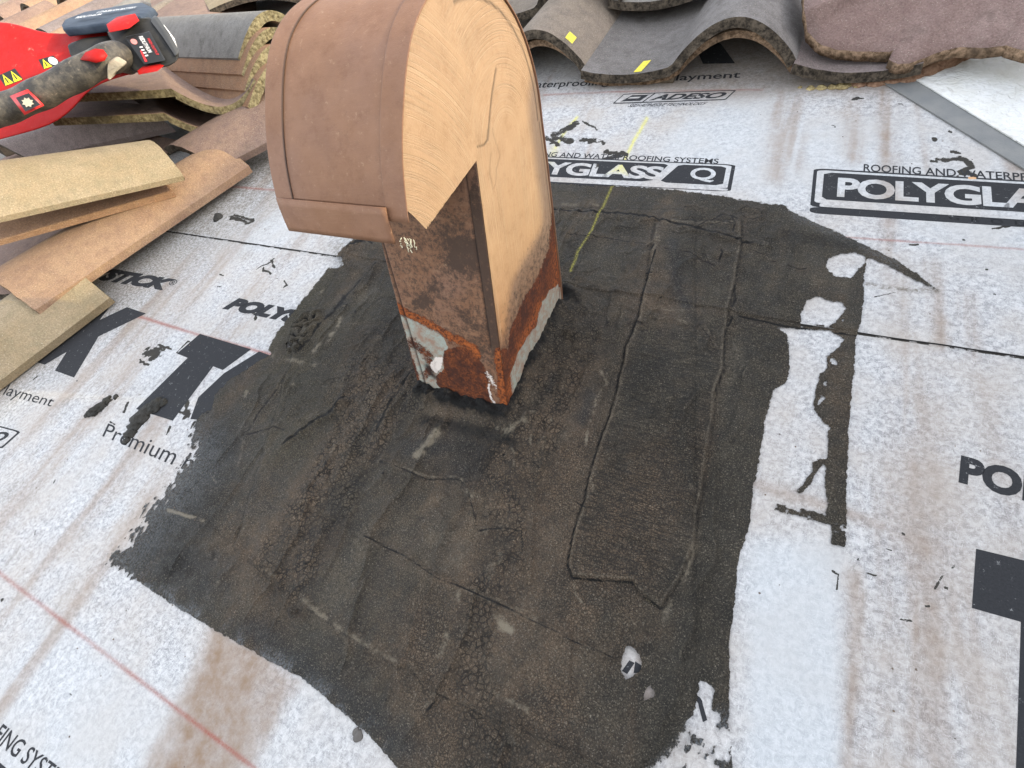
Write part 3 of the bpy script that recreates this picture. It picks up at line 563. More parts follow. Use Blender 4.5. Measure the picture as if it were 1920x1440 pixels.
    crk = ss(fbm(u + 8, v * .6 + 8, .07, 3, 101) + .5 * gs(dline(X, Y, [(760, 740), (640, 900), (560, 1060)], 200), 75) + .55 * gs(dline(X, Y, [(940, 860), (950, 1040), (920, 1090)], 150), 70) + .5 * gs(dline(X, Y, [(1080, 640), (1010, 820)], 90), 45) + .4 * gs(dline(X, Y, [(900, 1200), (880, 1400)], 150), 60), -.04, .32)
    crk = crk * (1 - ribs) * ss(s, 12, 50)
    yel = gs(dline(X + wl * .4, Y, [(1150, 346), (1125, 405), (1105, 450), (1085, 480), (1072, 520)], 30), 1.9)
    green = gs(dline(X + wx, Y + wx, [(610, 600), (560, 700), (600, 780), (540, 840)], 120), 50) * .5 + gs(dline(X, Y, [(500, 640), (560, 560), (620, 500)], 60), 20) * .7
    P = np.c_[u, v, H]
    i = np.arange(nu * nv).reshape(nv, nu)
    Q = np.stack([i[:-1, :-1], i[:-1, 1:], i[1:, 1:], i[1:, :-1]], -1).reshape(-1, 4)
    keep = (s[Q].max(1) > -7)
    inpost = (u > -.108) & (u < -.006) & (v > .006) & (v < .14); keep &= ~inpost[Q].all(1)
    Q = Q[keep]; ids, inv = np.unique(Q, return_inverse=True); Q = inv.reshape(-1, 4)
    me = fastmesh('coating', P[ids], Q, [m_tar()])
    attr(me, 'pa', np.stack([np.clip(s / 16 + .5, 0, 1), np.clip(dark, 0, 1), np.clip(dust, 0, 1), brown], -1)[ids])
    attr(me, 'pb', np.stack([crk, np.clip(blue, 0, 1), np.clip(frost, 0, 1), yel], -1)[ids])
    attr(me, 'pc', np.stack([ribs, np.clip(green, 0, 1), ribs * 0, ribs * 0], -1)[ids])
    o = bpy.data.objects.new('coating', me); COL.objects.link(o)
    root = thing('tar_patch', 'black brown cracked tar patch with torn strips spread around the metal vent', 'tar patch', (0, 0, 0))
    o.parent = root
    return root
def m_tar():
    M = MB('weathered_tar'); pa = M.attr('pa'); pb = M.attr('pb'); pc = M.attr('pc')
    g = M.rng(M.noise(620, 4, .85), .3, .7); mid = M.noise(60, 5, .65); big = M.noise(12, 4, .6, stretch=(1.6, .7, 1))
    mid = M.rng(mid, .32, .68); dk = M.mix(mid, (.030, .0275, .023), (.084, .075, .060)); br = M.mix(mid, (.066, .048, .034), (.185, .137, .097))
    c = M.mix(M.ma('MULTIPLY', pa[3], M.rng(big, .3, .65, .35, 1)), dk, br)
    c = M.mix(M.ma('MULTIPLY', pc[1], .8), c, (.075, .068, .042))
    c = M.mix(M.ma('MULTIPLY', pb[1], .88), c, (.026, .029, .034))
    c = M.mix(M.ma('MULTIPLY', g, .75), M.mix(1., c, (.30, .29, .28), 'MULTIPLY'), M.mix(1., c, (1.85, 1.78, 1.66), 'MULTIPLY'))
    c = M.mix(M.rng(M.noise(900, 2, .8), .57, .69, 0, .7), c, (.34, .30, .235))       # grit
    c = M.mix(M.rng(M.noise(25, 5, .75), .56, .75, 0, .35), c, (.13, .12, .095))
    wv = M.vor(190, 'DISTANCE_TO_EDGE', rnd=1); dst = M.noise(80, 2); 
    vec = M.n('VectorMath', operation='ADD'); sc = M.n('VectorMath', operation='SCALE'); nz = M.n('TexNoise'); nz.inputs['Scale'].default_value = 160
    M.l(M.co(), nz.inputs['Vector']); M.l(nz.outputs['Color'], sc.inputs[0]); sc.inputs['Scale'].default_value = .006; M.l(sc.outputs[0], vec.inputs[0]); M.l(M.co(), vec.inputs[1])
    v1 = M.vor(210, 'DISTANCE_TO_EDGE', vec.outputs[0]); v2 = M.vor(420, 'DISTANCE_TO_EDGE', vec.outputs[0])
    edge = M.rng(v1.outputs[0], .02, .19, 1, 0, True); edge2 = M.rng(v2.outputs[0], 0, .2, 1, 0, True)
    cr = M.ma('MULTIPLY', edge, M.ma('MULTIPLY', pb[0], M.rng(dst, .35, .6, .55, 1))); fine = M.ma('MULTIPLY', edge2, M.rng(M.noise(9, 3), .35, .6, .25, .75))
    cc = M.ma('MAXIMUM', cr, fine)
    c = M.mix(M.ma('MULTIPLY', cc, .92), c, (.007, .006, .005))
    wave = M.noise(1, 2, .6, vec=M.co((60, 560, 1)), dist=1.5); rb = M.ma('MULTIPLY', pc[0], M.rng(wave, .5, .60)); c = M.mix(M.ma('MULTIPLY', rb, .55), c, (.014, .013, .012))
    du = M.rng(M.ma('ADD', pa[2], M.ma('MULTIPLY', M.ma('SUBTRACT', M.noise(300, 7, .9), .5), 2.6)), .22, .85, 0, .9); c = M.mix(M.ma('MULTIPLY', du, M.rng(pa[2], .05, .3)), c, (.24, .205, .15))
    fr = M.ma('MULTIPLY', pb[2], M.rng(M.noise(1, 3, .8, vec=M.co((500, 300, 1))), .42, .62, 0, .9)); c = M.mix(fr, c, (.20, .22, .24))
    dl = M.rng(M.ma('ADD', pa[1], M.ma('MULTIPLY', M.ma('SUBTRACT', M.noise(260, 4, .8), .5), .9)), .32, .7); c = M.mix(M.ma('MULTIPLY', dl, M.rng(pa[1], .06, .3)), c, (.007, .0065, .006))
    c = M.mix(M.ma('MULTIPLY', pb[3], M.rng(M.noise(600, 3, .8), .42, .58, 0, .95)), c, (.50, .46, .07))
    M.col(c); M.rough(M.rng(mid, .3, .7, .62, .9)); M.spec(.3)
    b1 = M.bump(M.ma('SUBTRACT', M.ma('ADD', M.ma('MULTIPLY', g, .5), M.ma('MULTIPLY', mid, .8)), M.ma('ADD', cc, M.ma('MULTIPLY', rb, .6))), .0018, 1.)
    # ragged brushed edge
    e = M.ma('ADD', pa[0], M.ma('MULTIPLY', M.ma('SUBTRACT', M.noise(600, 3, .8), .5), .45)); al = M.rng(e, .47, .53)
    M.l(al, M.b.inputs['Alpha']); return M.m
PATCH = build_patch()
def fringe():
    V = []; F = []; path = dens([PX(float(x), float(y), .0065) for x, y in [(1066, 1050), (1069, 1068), (1076, 1086), (1100, 1088), (1127, 1091), (1160, 1092), (1186, 1095), (1197, 1113), (1218, 1128), (1241, 1144)]], .0016)
    for i, p in enumerate(path):
        for k in range(2):
            L = random.uniform(.002, .0055); a = p + A0(random.uniform(-.001, .001), random.uniform(-.0005, .001), 0); d = A0(random.uniform(-.35, .35), -1, random.uniform(-.5, .1)); d /= np.linalg.norm(d); w_ = A0(.00028, 0, 0)
            b = len(V); V += [a - w_, a + w_, a + A0(0, 0, .0003), a + d * L]; F += [[b, b + 1, b + 3], [b + 1, b + 2, b + 3], [b + 2, b, b + 3]]
    mk('torn_fringe', V, F, m_plain('fray_fibre', (.20, .165, .10), .9, c2=(.05, .042, .03)), PATCH)
A0 = lambda *q: np.array(q, float)

# ------------------------------------------------------------------ unseen blocker added outside the frame on the right to shade the roof
SR = roofc(sd); 
def build_shade_blocker():
    Uw = 1.35
    prof = [(-3.2, .47), (-.032, .45), (-.010, .262), (.0, .244), (.070, .235), (.034, .10), (.041, .092), (.066, .099), (.078, .127), (.1765, .128), (.190, .138), (.214, .195), (.226, .285), (.42, .285), (1.2, .32), (4.0, .36)]  # outline cut to place the shade edges and stop light under the hood
    k = Uw / SR[0]; top = [(v + k * SR[1], w_ + k * SR[2]) for v, w_ in prof]
    V = []; F = []
    pts = [(top[0][0], -.3)] + top + [(top[-1][0], -.3)]
    n = len(pts)
    for u in (Uw, Uw + .15): V += [(u, a, b) for a, b in pts]
    F = [list(range(n))[::-1], list(range(n, 2 * n))] + [[i, (i + 1) % n, n + (i + 1) % n, n + i] for i in range(n)]
    o = mk('shade_blocker', V, F, m_plain('blocker_stucco', (.42, .37, .31), .95, .004, 120), smooth=False)
    tag(o, 'unseen shade blocker added beyond the right side of the roof', 'wall')
build_shade_blocker()

# ------------------------------------------------------------------ metal vent
def m_vent():
    M = MB('brown_painted_metal'); va = M.attr('va'); vb = M.attr('vb')
    A = M.n('Attribute'); A.attribute_name = 'vc'; sep = M.n('SeparateColor'); M.l(A.outputs['Color'], sep.inputs[0])
    n1 = M.noise(40, 4); n2 = M.noise(500, 3, .8); n3 = M.noise(14, 4)
    c = M.mix(M.rng(n1, .3, .7), (.190, .091, .047), (.235, .120, .066)); c = M.mix(M.rng(n3, .45, .7, 0, .5), c, (.20, .112, .082))
    # wiped dust streaks, curved with the wiping hand
    mp = M.n('Mapping'); mp.inputs['Scale'].default_value = (760, 9, 0); M.l(A.outputs['Color'], mp.inputs[0]); s1 = M.noise(1, 3, .8, vec=mp.outputs[0])
    mp2 = M.n('Mapping'); mp2.inputs['Scale'].default_value = (0, 9, 760); M.l(A.outputs['Color'], mp2.inputs[0])
    s2 = M.noise(1, 3, .8, vec=mp2.outputs[0]); s1 = M.mix(A.outputs['Alpha'], s1, s2)
    stk = M.ma('MULTIPLY', M.ma('MULTIPLY', M.rng(s1, .5, .68), M.rng(M.noise(28, 3), .3, .55)), vb[3]); c = M.mix(M.ma('MULTIPLY', vb[2], .62), c, M.mix(n1, (.30, .208, .128), (.40, .285, .18))); c = M.mix(M.ma('MULTIPLY', stk, .30), c, (.54, .42, .29)); c = M.mix(M.rng(M.noise(75, 6, .8), .50, .66, 0, .5), c, M.mix(1., c, (.74, .66, .60), 'MULTIPLY')); c = M.mix(M.rng(M.noise(210, 4, .8), .6, .7, 0, .35), c, (.40, .27, .17))  # the beige mix before the streaks paints sunlight into the side panel colour
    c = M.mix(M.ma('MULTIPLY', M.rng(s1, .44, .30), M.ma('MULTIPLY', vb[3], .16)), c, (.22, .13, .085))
    c = M.mix(M.rng(M.noise(330, 2, .6), .74, .78, 0, .6), c, (.14, .08, .055))
    gm = M.ma('ADD', M.ma('MULTIPLY', va[2], .55), M.rng(M.noise(170, 5, .85), .3, .75, -.35, .42)); gm = M.ma('MULTIPLY', M.rng(gm, .12, .42), M.rng(va[2], .02, .2)); c = M.mix(M.ma('MULTIPLY', gm, .85), c, (.036, .022, .016))
    pr = M.rng(M.ma('ADD', va[1], M.ma('MULTIPLY', M.ma('SUBTRACT', M.noise(150, 5, .8), .5), 1.2)), .40, .56)
    c = M.mix(pr, c, M.mix(M.rng(M.noise(110, 5, .8), .40, .60), (.30, .325, .28), (.27, .175, .125)))
    r = M.rng(M.ma('ADD', va[0], M.ma('MULTIPLY', M.ma('SUBTRACT', M.noise(190, 6, .85), .5), 1.5)), .40, .56)
    rc = M.mix(M.rng(M.noise(330, 4, .8), .36, .62), (.032, .010, .006), (.185, .050, .014)); rc = M.mix(M.rng(M.noise(60, 4, .7), .42, .6, 0, .85), rc, (.045, .015, .009))
    rc = M.mix(M.ma('MULTIPLY', vb[1], M.rng(M.noise(260, 3, .8), .4, .6)), rc, (.38, .10, .022))
    c = M.mix(r, c, rc)
    c = M.mix(M.rng(M.ma('ADD', vb[0], M.ma('MULTIPLY', M.ma('SUBTRACT', M.noise(260, 5, .85), .5), 2.2)), .62, .75), c, (.66, .58, .52))
    c = M.mix(M.ma('MULTIPLY', va[3], .9), c, (.018, .012, .010))
    M.col(c); M.rough(M.mix(r, (.66, .66, .66), (.95, .95, .95))); M.spec(.35)
    h = M.ma('ADD', M.ma('MULTIPLY', n2, .4), M.ma('ADD', M.ma('MULTIPLY', r, M.noise(300, 4, .8)), M.ma('MULTIPLY', stk, .5)))
    b = M.bump(M.noise(16, 2), .004, .4); M.bump(h, .0009, .8, b); return M.m
MV = m_vent(); MVD = m_plain('dark_inside_metal', (.05, .035, .028), .8, .001)
vent = thing('gooseneck_vent', 'tall brown painted metal gooseneck vent with rusted base rising from the tar patch', 'vent', (0, 0, 0), rx=0)
W_ = .114
def vmesh(name, P, Q, a4=None, b4=None, c4=None, parent=vent, solid=.0012):
    me = fastmesh(name, P, Q, [MV]); z = np.zeros((len(P), 4))
    attr(me, 'va', z if a4 is None else a4); attr(me, 'vb', z if b4 is None else b4); attr(me, 'vc', z if c4 is None else c4)
    o = bpy.data.objects.new(name, me); COL.objects.link(o); o.parent = parent
    if solid:
        md = o.modifiers.new('gauge', 'SOLIDIFY'); md.thickness = solid; md.offset = 0
    return o
def gridq(nv, nu):
    i = np.arange(nu * nv).reshape(nv, nu); return np.stack([i[:-1, :-1], i[:-1, 1:], i[1:, 1:], i[1:, :-1]], -1).reshape(-1, 4)
def front_face():
    s = np.linspace(0, 1, 100); z = np.linspace(-.004, .262, 210); Sg, Z = np.meshgrid(s, z); Sg = Sg.ravel(); Z = Z.ravel()
    P = np.c_[-W_ + W_ * Sg, .009 * np.clip(Z, 0, 1) / .26, Z]
    X, Y = proj(P); wx = 8 * fbm(Sg * .11 + 3, Z + 3, .02, 4, 201); wy = 8 * fbm(Sg * .11 + 3, Z + 3, .02, 4, 202)
    x, y = X + wx, Y + wy
    low = spoly(x, y, [(720, 560), (744, 574), (758, 584), (785, 593), (817, 612), (846, 625), (868, 635), (888, 641), (897, 663), (910, 683), (923, 711), (930, 700), (934, 660), (950, 660), (980, 840), (780, 840)], 60)
    band = gs(dline(x, y, [(744, 576), (758, 586), (785, 596), (817, 615), (846, 628), (870, 642), (888, 650), (897, 668)]), 9)
    deep = spoly(x, y, [(833, 657), (859, 648), (884, 654), (904, 683), (916, 708), (923, 743), (916, 772), (900, 775), (884, 763), (853, 747), (821, 721), (817, 705), (833, 692)], 60)
    corner = gs(dline(x, y, [(938, 660), (942, 720), (950, 790)], 40), 12)
    prim = spoly(x, y, [(744, 582), (763, 592), (808, 612), (833, 632), (842, 667), (828, 715), (880, 775), (880, 800), (770, 780)], 60)
    rust = np.maximum.reduce([ss(deep, -5, 5), band * .9, corner * 1.0, .42 * ss(low, -3, 6) * (1 - .9 * ss(prim, -8, 4)), .62 * gs(dline(x, y, [(770, 640), (800, 660), (812, 690), (800, 700)], 40), 14), gs(dline(x, y, [(745, 580), (765, 650), (790, 730)], 30), 5) * .7,
            ss(low, 0, 8) * ss(Y + .0 * X, 745, 775) * .55])
    white = np.maximum(ss(spoly(x, y, [(806, 684), (820, 668), (833, 670), (829, 688), (818, 700), (808, 692)], 30), -4, 3), gs(dline(x, y, [(912, 700), (922, 712), (930, 724)], 30), 5) * .8)
    white = np.maximum(white, gs(dline(x, y, [(918, 720), (920, 745), (930, 760), (926, 772)], 30), 3.5) * .9)
    hole = gs(dline(x, y, [(800, 686), (808, 700), (816, 708)], 30), 4.5)
    fold = np.maximum(gs(dline(X, Y, [(706, 408), (718, 453), (801, 731)], 30), 1.6), gs(dline(X, Y, [(862, 250), (878, 360), (921, 652)], 30), 1.6))
    gr = .15 + .85 * gs(dline(x, y, [(878, 472)], 60) if 0 else np.hypot(x - 878, y - 474), 34) + .6 * gs(np.hypot(x - 792, y - 568), 18) + .5 * gs(np.hypot(x - 815, y - 540), 14)
    gr = gr + .55 * ss(spoly(X, Y, [(880, 360), (895, 300), (945, 640), (950, 660), (922, 655)], 30), -2, 2) + .4 * ss(fbm(Sg * .11 + 7, Z + 7, .05, 4, 203), -.1, .3)  # strip by the right corner: bevel shading painted in as darker colour
    gr = gr * ss(-low, -6, 2) ; gr = gr + .2 * ss(Y, 330, 420)
    A = np.stack([np.clip(rust, 0, 1), ss(prim, -8, 6) * 1., np.clip(gr, 0, 1), np.clip(np.maximum(fold, hole), 0, 1)], -1)
    B = np.stack([white, np.clip(np.maximum(band, corner) * .9, 0, 1), 0 * rust, .25 + 0 * rust], -1)
    C = np.stack([Z * .5, Sg * .3, Z * .4, 0 * Z], -1)
    P[:, 1] -= .0012 * ss(deep, -3, 3) * fbm(Sg * .11 + 1, Z + 1, .008, 3, 5) - .0015 * fold; P[:, 1] += .0008 * hole
    vmesh('front_panel', P, gridq(210, 100), A, B, C)
REAR = [(.157, -.0), (.151, .09), (.144, .14), (.140, .173), (.133, .225), (.127, .262)]
ARC = [(.127, .262), (.1245, .283), (.118, .303), (.107, .323), (.094, .339), (.080, .3505), (.064, .3605), (.046, .368), (.026, .371), (.006, .3685), (-.012, .3635), (-.026, .357), (-.040, .347), (-.052, .332), (-.063, .313), (-.071, .296), (-.077, .279), (-.081, .260)]
def dens(P, step):
    P = np.array(P); out = [P[0]]
    for a, b in zip(P[:-1], P[1:]):
        n = max(1, int(np.linalg.norm(b - a) / step)); out += [a + (b - a) * (i + 1) / n for i in range(n)]
    return np.array(out)
def smooth_curve(P, it=2):
    P = np.array(P)
    for _ in range(it):
        Q = [P[0]]
        for a, b in zip(P[:-1], P[1:]): Q += [.75 * a + .25 * b, .25 * a + .75 * b]
        Q.append(P[-1]); P = np.array(Q)
    return P
ARCS = smooth_curve(ARC)
def side_face(a, name):
    z = np.linspace(-.004, .262, 200); t = np.linspace(0, 1, 110); T, Z = np.meshgrid(t, z); T = T.ravel(); Z = Z.ravel()
    R = np.array(REAR); yb = np.interp(Z, R[:, 1], R[:, 0]); yf = .009 * np.clip(Z, 0, 1) / .262
    P1 = np.c_[np.full(len(T), a), yf + (yb - yf) * T, Z]; Q1 = gridq(200, 110)
    bd = dens(list(map(tuple, ARCS)) + [(-.076, .2545), (-.0655, .2405), (.009, .262)], .0016)
    tt = np.linspace(0, 1, 80); BD, TT = np.meshgrid(np.arange(len(bd)), tt); b_ = bd[BD.ravel()]; c0 = np.array([.009, .262]); q = c0 + (b_ - c0) * TT.ravel()[:, None]
    P2 = np.c_[np.full(len(q), a), q]; Q2 = gridq(80, len(bd)) + len(P1)
    P = np.r_[P1, P2]; Q = np.r_[Q1, Q2]; 
    if a < -.05: return vmesh(name, P, Q, solid=0)
    X, Y = proj(P); Bc, Z = P[:, 1], P[:, 2]
    wx = 8 * fbm(Bc + 3, Z + 3, .02, 4, 211); wy = 8 * fbm(Bc + 3, Z + 3, .02, 4, 212); x = X + wx; y = Y + wy
    ru = spoly(x, y, [(1060, 400), (1034, 425), (1030, 465), (1008, 520), (987, 556), (964, 606), (954, 640), (946, 700), (940, 860), (1000, 860), (1100, 560)], 60)
    pr = spoly(x, y, [(1049, 530), (1030, 545), (1019, 566), (1006, 609), (985, 640), (968, 666), (957, 706), (958, 740), (1000, 740), (1070, 560)], 60)
    dkr = spoly(x, y, [(1052, 440), (1030, 480), (1012, 530), (1030, 560), (1055, 530)], 60)
    rust = np.maximum(ss(ru, -9, 8) * (1 - ss(pr, -4, 4)), .75 * gs(dline(x, y, [(1036, 400), (1044, 470), (1049, 535)], 30), 4)); rust = np.maximum(rust, gs(dline(x, y, [(946, 660), (952, 720), (956, 790)], 30), 9))
    fold = np.maximum(gs(dline(X, Y, [(930, 129), (922, 181), (918, 220), (915, 262), (908, 272), (896, 275)], 30), 1.8) * .75, gs(dline(x, y, [(925, 242), (930, 270), (937, 292), (930, 318), (928, 345), (923, 358), (918, 330), (920, 290)], 30), 1.1) * .28)
    hl = gs(dline(X, Y, [(927, 129), (919, 181), (914, 240)], 30), 2.) * .55
    bx = [bd[:, 0], bd[:, 1]]
    r2 = np.hypot(Bc - .025, Z - .262); edge = gs(r2 - .0955, .0009) * (Z > .262) * (Bc > .01); edge = np.maximum(edge, gs(np.interp(Z, R[:, 1], R[:, 0]) - Bc - .004, .0007) * (Z < .262))
    gr = .10 * ss(Z, .2, .0) + .35 * ss(spoly(x, y, [(1045, 400), (1000, 480), (965, 560), (940, 700), (960, 780), (1060, 560)], 60), -30, 10) + .03
    A = np.stack([rust, ss(pr, -5, 5), np.clip(gr, 0, 1), np.clip(np.maximum(fold, edge * .85), 0, 1)], -1)
    B = np.stack([0 * Z, .8 * gs(dline(x, y, [(1047, 440), (1043, 540), (1015, 575), (975, 655), (955, 740)], 30), 8), ss(Z, .06, .20), ss(np.hypot(Bc - .06, Z - .262), .004, .035)], -1)  # third channel: painted sunlit beige, fading towards the shaded foot
    # wiping arcs: circles about three wrists
    cA = np.hypot(Bc + .105, Z - .20); rB = np.where(Z > .262, .06 + np.hypot(Bc - .06, Z - .262), .06 + np.abs(Bc - .06))
    mk_ = ss(Bc + .05 * fbm(Bc + 2, Z + 2, .04, 2, 215), -.012, .022)
    wv_ = .004 * fbm(Bc + 2, Z + 2, .05, 2, 214)
    C = np.stack([cA + wv_, Z * .6 + Bc * .4, rB + wv_, mk_], -1)
    P[:, 0] += .0009 * hl - .0006 * fold
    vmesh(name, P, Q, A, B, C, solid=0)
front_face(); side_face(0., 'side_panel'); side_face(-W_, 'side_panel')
def sweep(name, prof, a0, a1, na, off=0., parent=vent, streak=.25, gr=.05, solid=.001, jit=0.):
    pr = dens(prof, .003); n = len(pr); av = np.linspace(a0, a1, na); tg = np.gradient(pr, axis=0); nn = np.c_[tg[:, 1], -tg[:, 0]]; nn /= np.linalg.norm(nn, axis=1)[:, None]
    pr = pr + nn * off; I, J = np.meshgrid(np.arange(n), av); P = np.c_[J.ravel(), pr[I.ravel()]]
    if jit: P[:, 1:] += jit * fbm(P[:, 0] + 3, P[:, 2] + P[:, 1] + 3, .05, 2, 8)[:, None]
    g = gr + .10 * ss(fbm(P[:, 0] + 3, P[:, 2] + 3, .05, 4, 221), .0, .35); arc = np.concatenate([[0], np.cumsum(np.hypot(*np.diff(pr, axis=0).T))])[I.ravel()]
    if name == 'seam_strip' and a0 < -.1: cr0 = ss(P[:, 0], -W_ + .0138, -W_ + .0152) * .9
    else: cr0 = 0 * g
    cr_ = np.maximum(gs(P[:, 0] + .0168, .0006), gs(P[:, 0] + W_ - .0168, .0007)) * .8 if name == 'hood' else cr0
    A = np.stack([0 * g, 0 * g, g, cr_], -1); B = np.stack([0 * g, 0 * g, 0 * g, streak + 0 * g], -1); C = np.stack([arc + .1 * P[:, 0], P[:, 0] * .4, arc, 0 * g], -1)
    return vmesh(name, P, gridq(na, n), A, B, C, parent, solid)
# off < 0 pushes outwards because the profile runs rear -> top -> front
rear_top = REAR[:-1] + [tuple(p) for p in ARCS]
hood = sweep('hood', rear_top, -W_ + .0005, -.0005, 40, -.0002, streak=.07)
front_arc = [tuple(p) for p in ARCS]
sweep('seam_strip', rear_top + [(-.0822, .252)], -.0155, .0016, 30, +.0007, streak=.07, solid=.0007)
sweep('seam_strip', rear_top + [(-.0822, .252)], -W_ - .0016, -W_ + .0155, 30, +.0007, streak=.07, solid=.0007)
sweep('drip_lip', [(-.0845, .2615), (-.0848, .256), (-.0850, .245), (-.0846, .2375)], -W_ + .002, -.0130, 20, 0, streak=.08, solid=.0014)
sweep('inner_baffle', [(-.079, .262), (-.074, .262), (.004, .266)], -W_ + .001, -.001, 12, 0, gr=.9, solid=.001)
# curl of insect screen caught under the lip
V = []; Fq = []
def tube(P, r, n=6):
    P = np.array(P, float); V = []; F = []
    for i, p in enumerate(P):
        t = P[min(i + 1, len(P) - 1)] - P[max(i - 1, 0)]; t /= np.linalg.norm(t) + 1e-9
        a = np.cross(t, [0.3, .2, 1.]); a /= np.linalg.norm(a); b = np.cross(t, a); rr = r[i] if hasattr(r, '__len__') else r
        V += [p + rr * (math.cos(k * 2 * math.pi / n) * a + math.sin(k * 2 * math.pi / n) * b) for k in range(n)]
    for i in range(len(P) - 1):
        F += [[i * n + k, i * n + (k + 1) % n, (i + 1) * n + (k + 1) % n, (i + 1) * n + k] for k in range(n)]
    F += [list(range(n))[::-1], [(len(P) - 1) * n + k for k in range(n)]]
    return V, F
V = []; Fq = []
for k in range(7):
    q = [np.array([-.0085 + .0007 * k, -.082 + .001 * k, .241 - .0006 * k])]
    for j in range(7): q.append(q[-1] + np.array([random.uniform(-.001, .001), random.uniform(-.001, .001), random.uniform(-.0022, .0006)]))
    v_, f_ = tube(q, .00035, 5); Fq += [[i + len(V) for i in f] for f in f_]; V += v_
mk('screen_scrap', V, Fq, m_plain('pale_mesh_wire', (.62, .58, .42), .7), vent)

# ------------------------------------------------------------------ roof tiles
CHALK = m_chalk()
TM = {
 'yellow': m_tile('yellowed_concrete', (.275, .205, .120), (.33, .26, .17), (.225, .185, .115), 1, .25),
 'orange': m_tile('orange_concrete', (.31, .17, .095), (.35, .215, .13), (.24, .14, .09), 1, .2),
 'brown': m_tile('tan_brown_concrete', (.30, .185, .115), (.34, .225, .145), (.23, .14, .10), 1, .15),
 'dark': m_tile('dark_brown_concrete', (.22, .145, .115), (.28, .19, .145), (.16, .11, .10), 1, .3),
 'lilac': m_tile('grey_lilac_concrete', (.19, .15, .14), (.24, .195, .185), (.14, .115, .105), 1, .3),
 'grey': m_tile('grey_concrete', (.20, .185, .165), (.25, .235, .215), (.15, .14, .13), 1, .55),
 'greyb': m_tile('grey_brown_concrete', (.215, .175, .135), (.27, .22, .175), (.17, .14, .12), 1, .6),
 'slate': m_tile('slate_grey_concrete', (.18, .165, .155), (.23, .21, .20), (.13, .115, .105), 1, .4),
 'red': m_tile('reddish_concrete', (.245, .165, .145), (.31, .22, .195), (.20, .13, .115), 2.2, .35),
 'under': m_tile('tile_underside', (.26, .20, .145), (.32, .26, .19), (.17, .13, .10), .6, .5)}
EDGE = {'dark': m_rough('dark_mossy_edge', (.030, .025, .020), (.125, .10, .075), (.020, .017, .014)), 'yellow': m_rough('lichen_edge', (.11, .085, .045), (.30, .25, .14), (.10, .08, .045)), 'brown': m_rough('broken_edge', (.10, .065, .04), (.34, .23, .15), (.07, .05, .035))}
def prof_s(s, A=.075):
    s = np.asarray(s); pan = .010 * (2 * s / .46 - 1) ** 2; t = np.clip((s - .46) / .54, 0, 1); bar = .010 + A * np.sin(np.pi * np.clip(t, 0, 1)) ** .85
    return np.where(s < .46, pan, bar)
def prof_arch(s, A=.07): return A * np.sin(np.pi * (.06 + .88 * np.asarray(s)))
def prof_inv(s, A=.07):     # S tile lying upside down: flat pan at left, trough at right
    s = np.asarray(s); t = np.clip((s - .56) / .44, 0, 1); return .010 * np.clip(1 - s / .5, 0, 1) - A * np.sin(np.pi * np.clip(t, 0, 1)) ** .9
